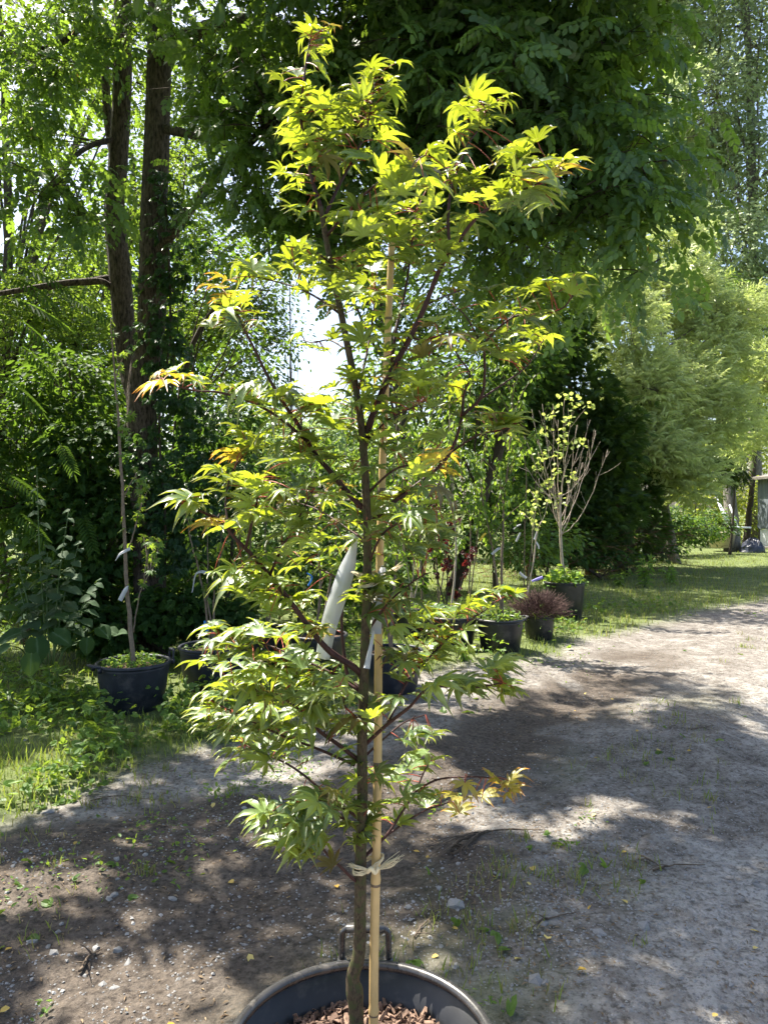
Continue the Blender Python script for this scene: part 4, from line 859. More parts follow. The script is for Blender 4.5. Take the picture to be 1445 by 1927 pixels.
tree('poplar_tree', 'silvery poplar just right of the dark locust crown', 'tree', gx(1290, 35), [E(1270, 60, 35, 2.0, 2, 2.4), E(1300, 300, 35, 1.9, 2, 1.8), E(1240, -60, 35, 2.2, 2.2, 2.0), E(1300, 420, 35, 1.4, 1.6, 1.4)], 1500, 9, .36, .24, 'poplar', T_DIA, .28, bark='barkgrey', group=g, droop=.5, tilt=.9, every=3, twr=.02)
tree('roadside_tree', 'grey-trunked tree with ivy-dark leaves beyond the fence at right', 'tree', gx(1378, 27), [E(1400, 640, 27, 1.6, 1.4, 1.2), E(1440, 760, 27, 1.2, 1.2, .9), E(1330, 560, 27.5, 1.3, 1.2, 1.0), E(1470, 620, 27, 1.2, 1.2, 1.2)], 420, 9, .26, .14, 'dark_leaf', T_OVAL, .26, bark='barkgrey', droop=.45, tilt=.7, every=3, twr=.015)
tree('roadside_tree', 'thinner grey trunk standing right behind the grey-trunked tree', 'tree', gx(1402, 31), [E(1430, 700, 31, 1.4, 1.2, 1.2), E(1380, 620, 31, 1.2, 1.2, 1.0)], 200, 9, .28, .15, 'dark_leaf', T_OVAL, .13, bark='darkstem', droop=.45, tilt=.7, every=4, twr=.015)
sp_o = tree('spruce_sapling', 'small dark spruce with drooping boughs before the grey trunk', 'conifer', gx(1372, 25), [E(1365, 860, 25, .55, .5, .35), E(1375, 830, 25, .4, .4, .3), E(1380, 890, 25, .35, .4, .35)], 120, 7, .12, .24, 'arbor', T_TAS, .05, bark='darkstem', droop=.9, tilt=.5)
g = 'sunlit bushes around the shed'
tree('sunlit_bush', 'sunlit yellow-green bush behind the white poles', 'bush', gx(1330, 31), [E(1330, 940, 31, 1.2, 1, .8), E(1290, 890, 31, .9, 1, .8), E(1390, 930, 32, 1.2, 1, .9), E(1310, 990, 30, 1.1, .8, .5), E(1400, 985, 33, 1.2, .8, .6), E(1350, 850, 31, 1.0, .8, .7)], 620, 10, .2, .15, 'yellow_bush', T_OVAL, .05, group=g, every=3)
tree('sunlit_bush', 'taller sunlit bush at the right edge above the shed roof', 'bush', gx(1440, 36), [E(1440, 840, 36, 1.6, 1.3, 1.3), E(1410, 780, 36, 1.1, 1, 1), E(1480, 760, 36, 1.3, 1, 1.2)], 320, 10, .26, .16, 'yellow_bush', T_OVAL, .06, group=g, every=3)
tree('sunlit_bush', 'green bush at the far end of the wire fence', 'bush', gx(1255, 24), [E(1255, 985, 24, .9, .7, .55), E(1310, 1000, 24.5, .8, .6, .45), E(1200, 1005, 22, .7, .5, .35), E(1345, 985, 25.5, .6, .5, .5), E(1230, 1030, 22, .8, .5, .25)], 520, 9, .14, .11, 'dark_leaf', T_OVAL, .04, group=g, every=3)
# far tree line beyond the field
g = 'far trees beyond the field'
far_l = ['leftmost far tree seen beneath the sky gap', 'far tree second from left under the sky gap', 'far rounded tree directly under the sky gap', 'far tree just right of the sky gap', 'far tree right behind the maple trunk', 'far tree farthest right behind the saplings']
for q, (u, top, d, w) in enumerate([(430, 770, 75, 5), (500, 750, 80, 5), (565, 730, 70, 4.5), (625, 735, 85, 6), (690, 760, 80, 5), (800, 770, 85, 6)]):
    tree('far_tree', far_l[q], 'tree', gx(u, d), [E(u, top + 70, d, w, w, 3.2), E(u - 30, top + 120, d, w * .8, w * .8, 2.6), E(u + 35, top + 115, d, w * .8, w * .8, 2.8)], 150, 10, .9, .7, 'far', T_DIA, .3, group=g, twr=0)
# ------------------------------------------------------------------ wire fence
fence = empty('wire_fence', (4.6, 15.8, 0), 'black wire mesh fence on thin steel posts along the hedge', 'fence')
fp = []
for (u, vb, vt) in ((1183, 1085, 912), (1237, 1055, 930), (1270, 1042, 945), (1308, 1030, 880), (1352, 1020, 900)):
    g0 = G(u, vb); h = (vb - vt) / F * g0[1]; lean = .06 if u < 1190 else .03
    V, f = tube(np.array([g0 - [lean, 0, .05], g0 + [lean, 0, h]]), .019, 8); mk('post', V, f, M['metal_black'], fence); fp.append((g0, h))
it = []
for (a, ha), (b_, hb) in zip(fp[:-1], fp[1:]):
    for q in range(9):
        t = .08 + q / 8 * .80; it.append(tube(np.array([a + [0, .02, min(ha, 1.6) * t], b_ + [0, .02, min(hb, 1.6) * t]]), .003, 3))
    for q in range(1, 16):
        c = a + (b_ - a) * q / 16; it.append(tube(np.array([c + [0, .02, .1], c + [0, .02, 1.42]]), .0025, 3))
V, f = merge(it); mk('wire_mesh', V, f, M['metal_black'], fence)['kind'] = 'stuff'
# ------------------------------------------------------------------ shed corner and clutter
sx, sy = (1424 - U0) / F * 29.8, 27.5
shed = empty('shed', (sx, sy, 0), 'weathered grey board shed corner at the right edge', 'shed')
Hs = CH + (HZ - 897) / F * sy
for q in range(14):
    V, f = box((sx + .15 + q * .19, sy + .012 * (q % 2), .75 + (Hs - .75) / 2), (.088, .02, (Hs - .75) / 2)); mk('board', V, f, M['shed_wall'], shed, False)
for q in range(12):
    V, f = box((sx + .05, sy + .15 + q * .19, .75 + (Hs - .75) / 2), (.02, .088, (Hs - .75) / 2)); mk('board', V, f, M['shed_wall'], shed, False)
V, f = box((sx + .06, sy - .03, .75 + (Hs - .75) / 2), (.05, .02, (Hs - .75) / 2)); mk('corner_trim', V, f, M['shed_wall'], shed, False)
V, f = box((sx + 1.4, sy + 1.2, .36), (1.28, 1.1, .36)); mk('white_base', V, f, M['white_paint'], shed, False)
Rr = np.array([[math.cos(-.16), 0, math.sin(-.16)], [0, 1, 0], [-math.sin(-.16), 0, math.cos(-.16)]])
V, f = box((sx + 1.25, sy + 1.1, Hs + .26), (1.6, 1.5, .05), Rr); mk('roof', V, f, M['shed_roof'], shed, False)
tubx = gx(1357, 27.0); V, f = lathe([(.01, .0), (.40, .0), (.47, .52), (.50, .53), (.50, .57), (.46, .57), (.40, .1), (.01, .1)], 32, (tubx[0], tubx[1], .14)); 
tag(mk('tub', V, f, M['tub'], None), 'beige plastic tub standing before the shed', 'tub')
for q, (a, b_, r, lab) in enumerate([((1375, 1008, 26.2), (1345, 930, 26.4), .035, 'white pole leaning left out of the beige tub'), ((1384, 1006, 26.0), (1352, 948, 26.2), .045, 'short thick white pole beside the leaning pole'), ((1392, 1005, 26.0), (1372, 950, 26.3), .03, 'white pole leaning right of the beige tub'), ((1368, 992, 25.9), (1412, 993, 26.0), .03, 'white pole lying level over the clutter')]):
    V, f = tube(PP([a, b_]), r, 10); tag(mk('white_pole', V, f, M['white_paint'], None), lab, 'pole', 'white poles by the tub')
jk = gx(1415, 26.3)
n = 40; th = np.linspace(0, 2 * np.pi, 24, endpoint=False); ph = np.linspace(.02, 1.45, 10)
jv = np.array([[jk[0] + .42 * math.cos(t) * math.cos(p) * (1 + .35 * (vnoise(t * 3, p * 4, 4) - .5)), jk[1] + .4 * math.sin(t) * math.cos(p), .46 * math.sin(p) * (1 + .5 * (vnoise(t * 4, p * 5, 8) - .5))] for p in ph for t in th])
ii = np.arange(9)[:, None] * 24; jj = np.arange(24)[None]; j2 = (jj + 1) % 24
tag(mk('tarp_heap', jv, [np.stack([ii + jj, ii + j2, ii + 24 + j2, ii + 24 + jj], -1).reshape(-1, 4), np.array([[216 + k, 216 + (k + 1) % 24, 216 + (k + 12) % 24] for k in range(11)])], M['junk'], None, False), 'crumpled dark blue-black sheeting heaped by the shed', 'tarp')
for q, (u, v, lab) in enumerate([(1385, 1020, 'upper grey plank lying in the weeds before the shed'), (1420, 1034, 'lower grey plank lying nearer at the right edge')]):
    g0 = G(u, v); V, f = box(g0 + [0, 0, .07], (.78, .12, .03), rotz(-.06 - .1 * q)); tag(mk('plank', V, f, M['wood'], None, False), lab, 'plank', 'planks before the shed')
# ------------------------------------------------------------------ the row of nursery pots and what grows in them
def GP(u, vbase, R):                     # pot centre from the row where its near foot stands
    d = CH * F / (vbase - HZ) + R * .8; x = (u - U0) / F * d; return np.array([x, d, float(gh(x, d)) - .01])
hl = math.pi
POTS = {}
POTS[1] = (GP(252, 1356, .275), .275, .37); pot(*POTS[1], 'dark tub pot with side handles holding the tagged sapling at left', 'navy_pot', ((hl + .75, .06, .06, .75), (.55, .055, .075, .1)), .05)
POTS[2] = (GP(400, 1316, .28), .28, .37); pot(*POTS[2], 'dark tub pot second from left with thin blue-ribboned stems', 'navy_pot', ((.1, .06, .07, .3),), .06)
POTS[3] = (GP(600, 1278, .27), .27, .36); pot(*POTS[3], 'dark tub pot half hidden behind the maple, left of its trunk', 'black_pot', (), .05)
POTS[4] = (GP(737, 1308, .27), .27, .36); pot(*POTS[4], 'dark tub pot right behind the bamboo cane', 'navy_pot', (), .05)
POTS[5] = (GP(852, 1226, .27), .27, .36); pot(*POTS[5], 'black tub pot just left of the weedy handled pot', 'black_pot', (), .05)
POTS[6] = (GP(941, 1230, .262), .262, .37); pot(*POTS[6], 'black tub pot with a side handle and weeds, twin-stemmed sapling in it', 'black_pot', ((.25, .055, .05, .8),), .03)
POTS[7] = (GP(1014, 1206, .19), .19, .30); pot(*POTS[7], 'small black pot holding the dry brown shrub', 'black_pot', (), .03)
POTS[8] = (GP(1062, 1167, .29), .29, .54); pot(*POTS[8], 'tall black pot farthest right holding the bare pale tree', 'black_pot', (), .03)
POTS[9] = (GP(775, 1205, .26), .26, .36); pot(*POTS[9], 'black pot in the second row behind the maple branches', 'black_pot', (), .05)
POTS[10] = (GP(500, 1262, .26), .26, .36); pot(*POTS[10], 'dark pot behind the left maple boughs, third from left', 'black_pot', (), .05)
def top_of(k): c, R, H = POTS[k]; return np.array([c[0], c[1], c[2] + H - .04])
def sapling(name, label, cat, base, stems, r, leafmat_, tmpl, nleaf, size, sub=8, sublen=(.15, .5), stem='stem', group=None, d=None, leaf_from=.35, droop=.6):
    """stems: list of px paths at the depth of the base"""
    o = empty(name, tuple(base), label, cat, group); d = d or base[1]; sk_ = []
    for q, l in enumerate(stems):
        pts = PP([(u, v, d) for u, v in l])
        if q == 0 or l[0][1] >= stems[0][0][1] - 12: pts[0] = base + [rng.normal(0, .02), rng.normal(0, .02), -.01]
        c = smooth_path(pts, 30) + np.cumsum(rng.normal(0, .003, (30, 3)), 0) * np.array([1, 1, 0]); rr = np.linspace(r * (.9 if l[0][1] >= stems[0][0][1] - 12 else .3) if q else r, r * (.22 if q == 0 else .12), 30)
        V, f = tube(c, rr, 8, .05); mk('stem', V, f, M[stem], o); sk_.append(c[int(30 * leaf_from):])
        for k in range(sub):
            a = c[int(rng.uniform(.25, .92) * 29)]; up = nrm(np.array([rng.normal(0, .5), rng.normal(0, .5), 1.]))
            bb, rr = limb(a, a + up * rng.uniform(*sublen), r * .32, r * .10, 10, -.12, .06); V, f = tube(bb, rr, 5); mk('shoot', V, f, M[stem], o); sk_.append(bb[2:])
    A = np.concatenate(sk_); k = rng.integers(0, len(A), nleaf)
    dr = rand_dirs(nleaf, .1); pos = A[k] + dr * .02
    if nleaf: foliage('foliage', o, tmpl, pos, leaf_R(dr * np.array([1, 1, .4]), droop, .5), size * rng.uniform(.7, 1.25, nleaf), M[leafmat_])
    return o
def star_leaf():
    V, f = [[0, 0, 0]], []
    a = np.radians([-125, -100, -75, -52, -30, -15, 0, 15, 30, 52, 75, 100, 125]); r = [.35, .6, .85, .45, .95, .5, 1.05, .5, .95, .45, .85, .6, .35]
    r = [.22, .40, .78, .38, .92, .42, 1.0, .42, .92, .38, .78, .40, .22]
    for t, q in zip(a, r): V.append([q * math.sin(t), q * math.cos(t), -.18 * q * q])
    return np.array(V), [np.array([[0, k + 1, k] for k in range(1, 13)])]
T_STAR = star_leaf()
sapling('potted_sapling', 'slim bare-stemmed sapling with star leaves in the left pot', 'sapling', top_of(1), [[(250, 1262), (248, 1180), (243, 1100), (238, 1000), (232, 900), (225, 800), (218, 720), (212, 640), (211, 600)], [(251, 1190), (262, 1110), (287, 1060), (291, 1012)], [(243, 1030), (258, 980), (264, 950), (266, 918)]], .020, 'weed', T_STAR, 120, .055, 3, (.15, .4), 'stem', leaf_from=.25)
sapling('potted_sapling', 'three thin stems tied with blue ribbon in the second pot', 'sapling', top_of(2), [[(392, 1200), (385, 1120), (372, 1050), (362, 1000), (356, 960)], [(394, 1200), (390, 1120), (388, 1040), (388, 960)], [(398, 1200), (403, 1130), (408, 1070), (412, 990)]], .011, 'sapling', T_OVAL, 110, .06, 3, (.1, .3), 'stem', leaf_from=.5)
sapling('potted_sapling', 'leafy sapling in the pot left of the maple trunk', 'sapling', top_of(3), [[(600, 1200), (604, 1100), (598, 1000), (590, 900), (585, 800)], [(602, 1200), (625, 1080), (640, 960), (645, 860)]], .014, 'sapling', T_OVAL, 420, .065, 8, group='potted saplings behind the maple')
sapling('potted_sapling', 'leafy sapling in the pot behind the bamboo cane', 'sapling', top_of(4), [[(740, 1220), (742, 1100), (752, 1000), (757, 900), (760, 800)], [(735, 1220), (715, 1100), (705, 1000)]], .014, 'sapling', T_OVAL, 360, .06, 8, group='potted saplings behind the maple')
sapling('potted_sapling', 'pale single-trunk sapling left of the twin-stemmed one', 'sapling', top_of(5), [[(855, 1150), (856, 1060), (853, 970), (848, 880), (845, 780), (842, 700)]], .014, 'sapling', T_OVAL, 420, .07, 14, (.2, .6), 'palestem', leaf_from=.5)
sapling('potted_sapling', 'twin-stemmed sapling with dense round leaves in the handled pot', 'sapling', top_of(6), [[(943, 1150), (945, 1040), (950, 940), (958, 860), (965, 780), (966, 720)], [(925, 1150), (928, 1060), (918, 1000), (905, 930), (895, 860)]], .017, 'sapling', T_OVAL, 950, .062, 15, (.25, .7), 'stem', leaf_from=.35, droop=.9)
sapling('potted_sapling', 'thin-stemmed sapling in the second-row pot', 'sapling', top_of(9), [[(775, 1160), (778, 1050), (772, 950), (768, 860), (770, 760)], [(772, 1160), (790, 1060), (800, 960), (808, 880)], [(779, 1160), (760, 1050), (745, 950)]], .010, 'sapling', T_OVAL, 420, .07, 8, (.2, .6), 'palestem')
sapling('potted_sapling', 'bushy sapling in the pot behind the left maple boughs', 'sapling', top_of(10), [[(500, 1190), (503, 1100), (495, 1000), (490, 900)], [(503, 1190), (530, 1090), (545, 1000)]], .011, 'sapling', T_OVAL, 380, .06, 7, group=None)
# unpotted row of thin whips behind, between the pots and the field
wl_ = ['thin whip sapling behind the sky gap at left of the maple', 'second thin whip sapling left of the maple trunk', 'thin whip sapling close left of the maple trunk', 'thin whip sapling behind the maple trunk', 'thin whip sapling just right of the bamboo cane', 'second thin whip sapling right of the bamboo cane', 'thin whip sapling behind the bronze maple leaves', 'thin whip sapling behind the pale single trunk', 'rightmost thin whip sapling before the arborvitae']
for q, (u, d) in enumerate([(455, 9.8), (530, 10.4), (640, 10.6), (685, 10.2), (745, 10.8), (790, 11.2), (825, 10.7), (880, 11.4), (985, 12)]):
    b0 = gx(u, d); sapling('whip_sapling', wl_[q], 'sapling', b0, [[(u, 1130), (u + rng.normal(0, 4), 1000), (u + rng.normal(0, 8), 880), (u + rng.normal(0, 12), 760), (u + rng.normal(0, 16), 690)], [(u + 3, 1130), (u + 18, 1000), (u + 25, 880), (u + 30, 800)]], .013, 'sapling' if q % 3 else 'weed', T_OVAL, 330, .075, 9, (.2, .6), 'stem', 'whip saplings behind the pots')
# dark red maple and creeper-like red leaves
sapling('red_maple', 'small dark red-leaved maple behind the pale single trunk', 'sapling', gx(840, 9.8), [[(838, 1150), (842, 1090), (850, 1030), (860, 970)], [(838, 1150), (825, 1090), (812, 1030), (800, 900)], [(838, 1150), (870, 1090), (880, 1040)]], .012, 'redmaple', T_PAL, 180, .06, 5, (.1, .35), 'darkstem', leaf_from=.3)
# dry brown shrub
o = empty('dry_shrub', tuple(top_of(7)), 'dome of dry brown twigs with violet labels in the small pot', 'shrub')
c0 = top_of(7); it = []
for q in range(620):
    d_ = rand_dirs(1, .55)[0]; d_[2] = abs(d_[2]) * .8; L_ = rng.uniform(.26, .42); e = c0 + d_ * L_ * np.array([1.15, 1.15, 1.0]) + [0, 0, .05]
    st_ = c0 + d_ * L_ * .25 * rng.random(); c, rr = limb(st_, e, .0035, .0014, 5, 0, .12); it.append(tube(c, rr, 3))
    for s_ in range(2): it.append(tube(np.array([c[3], c[3] + nrm(d_ + rng.normal(0, .6, 3)) * .07]), [.0016, .001], 3))
V, f = merge(it); mk('twigs', V, f, M['brownshrub'], o)
# bare pale tree with a few round leaves
o = empty('bare_tree', tuple(top_of(8)), 'bare pale-twigged young tree with a few pale round leaves', 'sapling')
c0 = top_of(8); dB = c0[1]
tk = smooth_path(np.vstack([c0[None] - [0, 0, .02], PP([(1056, 1040, dB), (1053, 970, dB), (1054, 930, dB)])]), 20); V, f = tube(tk, np.linspace(.024, .017, 20), 8); mk('trunk', V, f, M['palestem'], o)
tips = [(1000, 770), (1012, 850), (985, 820), (1020, 760), (1040, 760), (1050, 790), (1062, 750), (1075, 770), (1085, 800), (1110, 790), (1120, 810), (1118, 850), (1143, 845), (1095, 870), (990, 880)]
bl = []
for (u, v) in tips:
    e = P(u, v, dB + rng.normal(0, .22)); k = int(rng.integers(9, 20)); a, rr = limb(tk[k], e, .008, .0022, 16, .14, .09); V, f = tube(a, rr, 6); mk('branch', V, f, M['palestem'], o); bl.append(a[5:])
    for q in range(7):
        s_ = a[int(rng.integers(4, 15))]; d_ = nrm(e - tk[k] + np.array([0, 0, .3]) + rng.normal(0, .5, 3) * np.array([1, 1, .6])); c, rr = limb(s_, s_ + d_ * rng.uniform(.10, .36), .0030, .0012, 7, .05, .07); V, f = tube(c, rr, 4); mk('twig', V, f, M['palestem'], o); bl.append(c[3:])
A = np.concatenate(bl)
pts = PP([(u, v, dB) for u, v in [(1060, 745), (1108, 757), (1035, 775), (1072, 783), (1025, 815), (1065, 820), (1057, 835), (1050, 855), (1022, 858), (1032, 910), (1050, 945), (1080, 758), (1090, 830), (1010, 880), (1042, 890), (1075, 900)]])
pos = np.concatenate([p + rng.normal(0, .05, (13, 3)) for p in pts]); foliage('foliage', o, oval(1, .95, .05, .1), pos, leaf_R(rand_dirs(len(pos), .2), .3, .8), .062, M['redbud'])
o = sapling('leaning_sapling', 'thin pale forked sapling with white labels left of the bare tree', 'sapling', GP(985, 1175, .05) + np.array([0, 0, .0]), [[(1000, 1160), (1003, 1060), (1010, 1000), (1022, 970), (1032, 930)], [(1003, 1050), (1000, 1000), (1008, 960), (1015, 900)]], .013, 'redbud', oval(1, .95, .05, .1), 60, .055, 3, (.15, .4), 'palestem', leaf_from=.5)
# weeds growing in the pots
def potweeds(k, label, n, h, mat='clover', tmpl=T_TRI, size=.03, over=1.0):
    c, R, H = POTS[k]; o = empty('pot_weeds', tuple(top_of(k)), label, 'weeds', 'weeds in the pots')
    r = R * .92 * np.sqrt(rng.random(n)) * over; t = rng.random(n) * 2 * np.pi
    pos = np.stack([c[0] + r * np.cos(t), c[1] + r * np.sin(t), c[2] + H - .05 + h * rng.random(n) ** 1.3 * (1.1 - .6 * r / R)], -1)
    foliage('foliage', o, tmpl, pos, leaf_R(rand_dirs(n, .3), .1, .5), size * rng.uniform(.7, 1.3, n), M[mat])
    it = [tube(np.array([[p[0] + rng.normal(0, .01), p[1] + rng.normal(0, .01), c[2] + H - .06], p]), [.0016, .001], 3) for p in pos[::4]]
    V, f = merge(it); mk('stems', V, f, M['greenstem'], o)
potweeds(1, 'clover-like weeds around the stem in the left pot', 420, .12)
potweeds(2, 'sparse weeds in the second pot', 120, .08, 'weed')
potweeds(5, 'yellow-green weeds in the pot under the pale trunk', 320, .16)
potweeds(6, 'weeds spilling round the twin stems in the handled pot', 420, .16, 'weed', T_OVAL, .045, 1.05)
potweeds(7, 'green leaves low around the dry brown shrub', 260, .16, 'weed', T_OVAL, .05, 1.2)
potweeds(8, 'leafy yellow-green suckers around the bare tree', 260, .28, 'clover', oval(1, .8, .05, .15), .075, 1.1)
potweeds(9, 'weeds in the second-row pot behind the maple', 160, .12)
# labels and ribbons on the potted plants
dl = POTS[1][0][1] - .06
g = 'white labels on plants'
strip('plant_label', PP([(246, 1032, dl), (236, 1037, dl), (226, 1043, dl - .02), (218, 1055, dl - .02)]), [.026, .024, .018, .004], 'curled white label high on the left sapling', group=g, face=(0, -1, .3))
strip('plant_label', PP([(242, 1102, dl), (237, 1110, dl), (226, 1130, dl)]), [.004, .034, .036], 'straight white label lower on the left sapling', group=g)
d2 = POTS[2][0][1] - .1
strip('plant_label', PP([(389, 1078, d2), (378, 1076, d2), (368, 1083, d2), (362, 1115, d2)]), [.030, .024, .012, .008], 'curled white label on the blue-ribboned stems', group=g, face=(0, -1, .4))
strip('ribbon', PP([(385, 1168, d2), (387, 1178, d2), (390, 1188, d2)]), [.016, .03, .026], 'blue ribbon tied low on the thin stems in the second pot', 'ribbon', 'tagblue', 'blue ribbons')
strip('ribbon', PP([(577, 1078, 7.0), (586, 1084, 7.0), (586, 1092, 7.0), (580, 1102, 7.0)]), [.014, .016, .016, .016], 'curled blue ribbon behind the left maple branch', 'ribbon', 'tagblue', 'blue ribbons')
strip('ribbon', PP([(498, 1138, 7.0), (502, 1145, 7.0), (505, 1152, 7.0)]), [.022, .026, .022], 'small blue ribbon glimpsed below the diagonal maple branch', 'ribbon', 'tagblue', 'blue ribbons')
d6 = POTS[6][0][1] - .12
strip('plant_label', PP([(941, 1031, d6), (934, 1035, d6), (925, 1043, d6)]), [.028, .03, .028], 'white label low on the twin-stemmed sapling', group=g)
strip('plant_label', PP([(914, 1003, d6), (908, 1009, d6), (902, 1018, d6)]), [.022, .026, .024], 'yellow label left of the twin-stemmed sapling', 'plant label', 'tagyellow')
d8 = POTS[8][0][1] - .2
strip('plant_label', PP([(979, 1002, d8), (975, 1010, d8), (971, 1019, d8)]), [.026, .03, .03], 'white label between the twin stems and the bare tree', group=g)
strip('plant_label', PP([(980, 987, d8), (973, 990, d8), (966, 996, d8)]), [.02, .024, .014], 'small white label bent above another label', group=g)
strip('plant_label', PP([(1011, 993, d8), (1009, 1005, d8), (1005, 1015, d8)]), [.02, .028, .026], 'white label upper on the forked sapling', group=g)
strip('plant_label', PP([(1007, 1018, d8), (1012, 1026, d8), (1014, 1033, d8)]), [.02, .028, .02], 'white label lower on the forked sapling', group=g)
d7 = POTS[7][0][1] - .22
strip('plant_label', PP([(977, 1077, d7), (983, 1083, d7), (990, 1088, d7)]), [.03, .034, .03], 'pale lilac label at the left of the dry shrub', 'plant label', 'tagwhite', g)
strip('plant_label', PP([(1000, 1094, d7), (1010, 1090, d7), (1021, 1086, d7)]), [.026, .032, .034], 'violet label on top of the dry brown shrub', 'plant label', 'tagpurple')
strip('plant_label', PP([(787, 980, 8.6), (783, 990, 8.6), (780, 1000, 8.6)]), [.03, .034, .03], 'pale label right of the bamboo cane behind the leaves', 'plant label', 'tagwhite', g)
# ------------------------------------------------------------------ broad-leaved weeds at the left
def broad_leaf(seed):
    r = np.random.default_rng(seed); V, rib, T4 = [], [], []
    n = 7
    for k in range(n):
        t = k / (n - 1); w = .46 * (math.sin(math.pi * min(1, t * .92 + .10)) ** .75) * (1 - .25 * t) if t < 1 else .0
        for c_, sg in ((-1, 1.), (-.5, 1.), (0, 0), (.5, 1.), (1, 1.)):
            rip = .03 * math.sin(k * 2.2 + c_ * 4) * abs(c_)
            V.append([c_ * w, t - .08 * (abs(c_) == 1) * (k == 0), .10 * abs(c_) * w * 2 - .28 * t * t + rip + r.normal(0, .008)]); rib.append(1. if c_ == 0 else (.3 if k % 2 == 0 else 0))
        if k: 
            for q in range(4): a = (k - 1) * 5 + q; T4.append([a, a + 1, a + 6, a + 5])
    return np.array(V), [np.array(T4)], np.array(rib)
bl_ = [mkmesh('leaf', V, f, M['burdock'], True, {'rib': rb}) for V, f, rb in (broad_leaf(k) for k in range(5))]
def leafplant(name, label, base, specs, cat='weed', me=bl_, stem=True, group=None):
    o = empty(name, tuple(base), label, cat, group)
    for (p, ax_, s) in specs:
        p = np.array(p); a0 = np.array(base) + [0, 0, .0]
        if stem:
            c = smooth_path(np.array([a0, (a0 + p) / 2 + [0, 0, .06], p]), 8); V, f = tube(c, np.linspace(.008, .004, 8), 5); mk('leaf_stalk', V, f, M['greenstem'], o)
        q = bpy.data.objects.new('leaf', me[int(rng.integers(len(me)))]); C.objects.link(q); q.parent = o
        R_ = frames(np.array([ax_], float), np.array([[rng.normal(0, .25), -.45 + rng.normal(0, .2), 1.]]))[0]; Mx = Matrix.Identity(4); pl = p - np.array(base)
        for a in range(3):
            for c_ in range(3): Mx[a][c_] = R_[a, c_] * s
            Mx[a][3] = pl[a]
        q.matrix_local = Mx
    return o
def spec(l): return [(P(u, v, d), (ax, -.35, az), s * .58) for u, v, d, ax, az, s in l]
b0 = G(60, 1262); leafplant('broadleaf_weed', 'big broad-leaved weed low at the left edge', b0, spec([(40, 1190, 5.9, -.7, -.2, .34), (70, 1200, 5.8, .2, -.5, .38), (100, 1190, 5.9, .8, -.3, .33), (20, 1215, 5.7, -.8, -.5, .32), (60, 1230, 5.6, .1, -.7, .30), (100, 1160, 6.1, .7, .1, .30), (40, 1150, 6.2, -.3, .2, .30), (10, 1160, 6.1, -.9, 0, .3)]))
b0 = G(175, 1232); leafplant('broadleaf_weed', 'second broad-leaved weed just left of the left pot', b0, spec([(150, 1180, 6.3, -.7, -.2, .28), (185, 1180, 6.3, .6, -.3, .28), (165, 1200, 6.2, .1, -.6, .26), (200, 1185, 6.5, .9, -.1, .24), (140, 1210, 6.2, -.8, -.4, .24), (215, 1195, 6.5, .6, .3, .26)]))
b0 = G(100, 1245)
sp_ = [];
for (u0, v0, u1, v1) in [(90, 1230, 70, 880), (100, 1230, 130, 960), (85, 1230, 20, 1000), (110, 1230, 190, 1090), (95, 1230, 90, 1040), (100, 1230, 150, 1020), (80, 1230, 35, 1100)]:
    n = 13
    for k in range(n):
        t = .28 + .72 * k / (n - 1); u = u0 + (u1 - u0) * t + rng.normal(0, 4); v = v0 + (v1 - v0) * t; sp_.append((P(u, v, 6.3 + rng.normal(0, .06)), (1 if k % 2 else -1, rng.normal(-.4, .4), -.25), .19 - .12 * t))
gw = empty('grey_green_weed', tuple(b0), 'tall grey-green weed with felted leaves at the left', 'weed')
for (u0, v0, u1, v1) in [(90, 1230, 70, 880), (100, 1230, 130, 960), (85, 1230, 20, 1000), (110, 1230, 190, 1090), (95, 1230, 90, 1040), (100, 1230, 150, 1020), (80, 1230, 35, 1100)]:
    V, f = tube(smooth_path(np.array([P(u0, v0 + 20, 6.3), P((u0 + u1) / 2 - 4, (v0 + v1) / 2, 6.3), P(u1, v1, 6.3)]), 14), np.linspace(.008, .003, 14), 5); mk('stem', V, f, M['greenstem'], gw)
gl = [mkmesh('leaf', V, f, M['greyleaf'], True, {'rib': rb, 'var': np.full(len(V), .5)}) for V, f, rb in (broad_leaf(k) for k in range(20, 23))]
for p, ax_, s in sp_:
    q = bpy.data.objects.new('leaf', gl[int(rng.integers(3))]); C.objects.link(q); q.parent = gw
    R_ = frames(np.array([ax_], float), np.array([[rng.normal(0, .3), -.4 + rng.normal(0, .2), 1.]]))[0]; Mx = Matrix.Identity(4); pl = p - np.array(gw.location)
    for a in range(3):
        for c_ in range(3): Mx[a][c_] = R_[a, c_] * s
        Mx[a][3] = pl[a]
    q.matrix_local = Mx
# upright leafy weeds in the sunlit grass at right
def herb(label, u, v, hpx, n=3, nl=34, size=.09, mat='weed', spread=.12):
    g0 = G(u, v); o = empty('tall_weed', tuple(g0), label, 'weed', 'upright weeds'); h = hpx / F * g0[1]
    pos, axs = [], []
    for q in range(n):
        e = g0 + [rng.normal(0, spread), rng.normal(0, spread), h * rng.uniform(.7, 1)]; c, rr = limb(g0 + rng.normal(0, .02, 3) * [1, 1, 0], e, .006, .002, 10, -.05, .04); V, f = tube(c, rr, 5); mk('stem', V, f, M['greenstem'], o)
        for k in range(nl // n): t = rng.uniform(.15, 1); pos.append(c[int(t * 9)]); axs.append(rand_dirs(1, .15)[0])
    axs = np.array(axs); foliage('foliage', o, T_NARROW, np.array(pos), leaf_R(axs, .1, .5), size * rng.uniform(.7, 1.2, len(pos)), M[mat])
herb('tall pale leafy weed standing in the sunlit grass at right', 1210, 1105, 62, 5, 90, .16, 'clover', .2)
herb('lower leafy weed left of the tall pale weed', 1165, 1105, 34, 4, 60, .13, 'weed', .15)
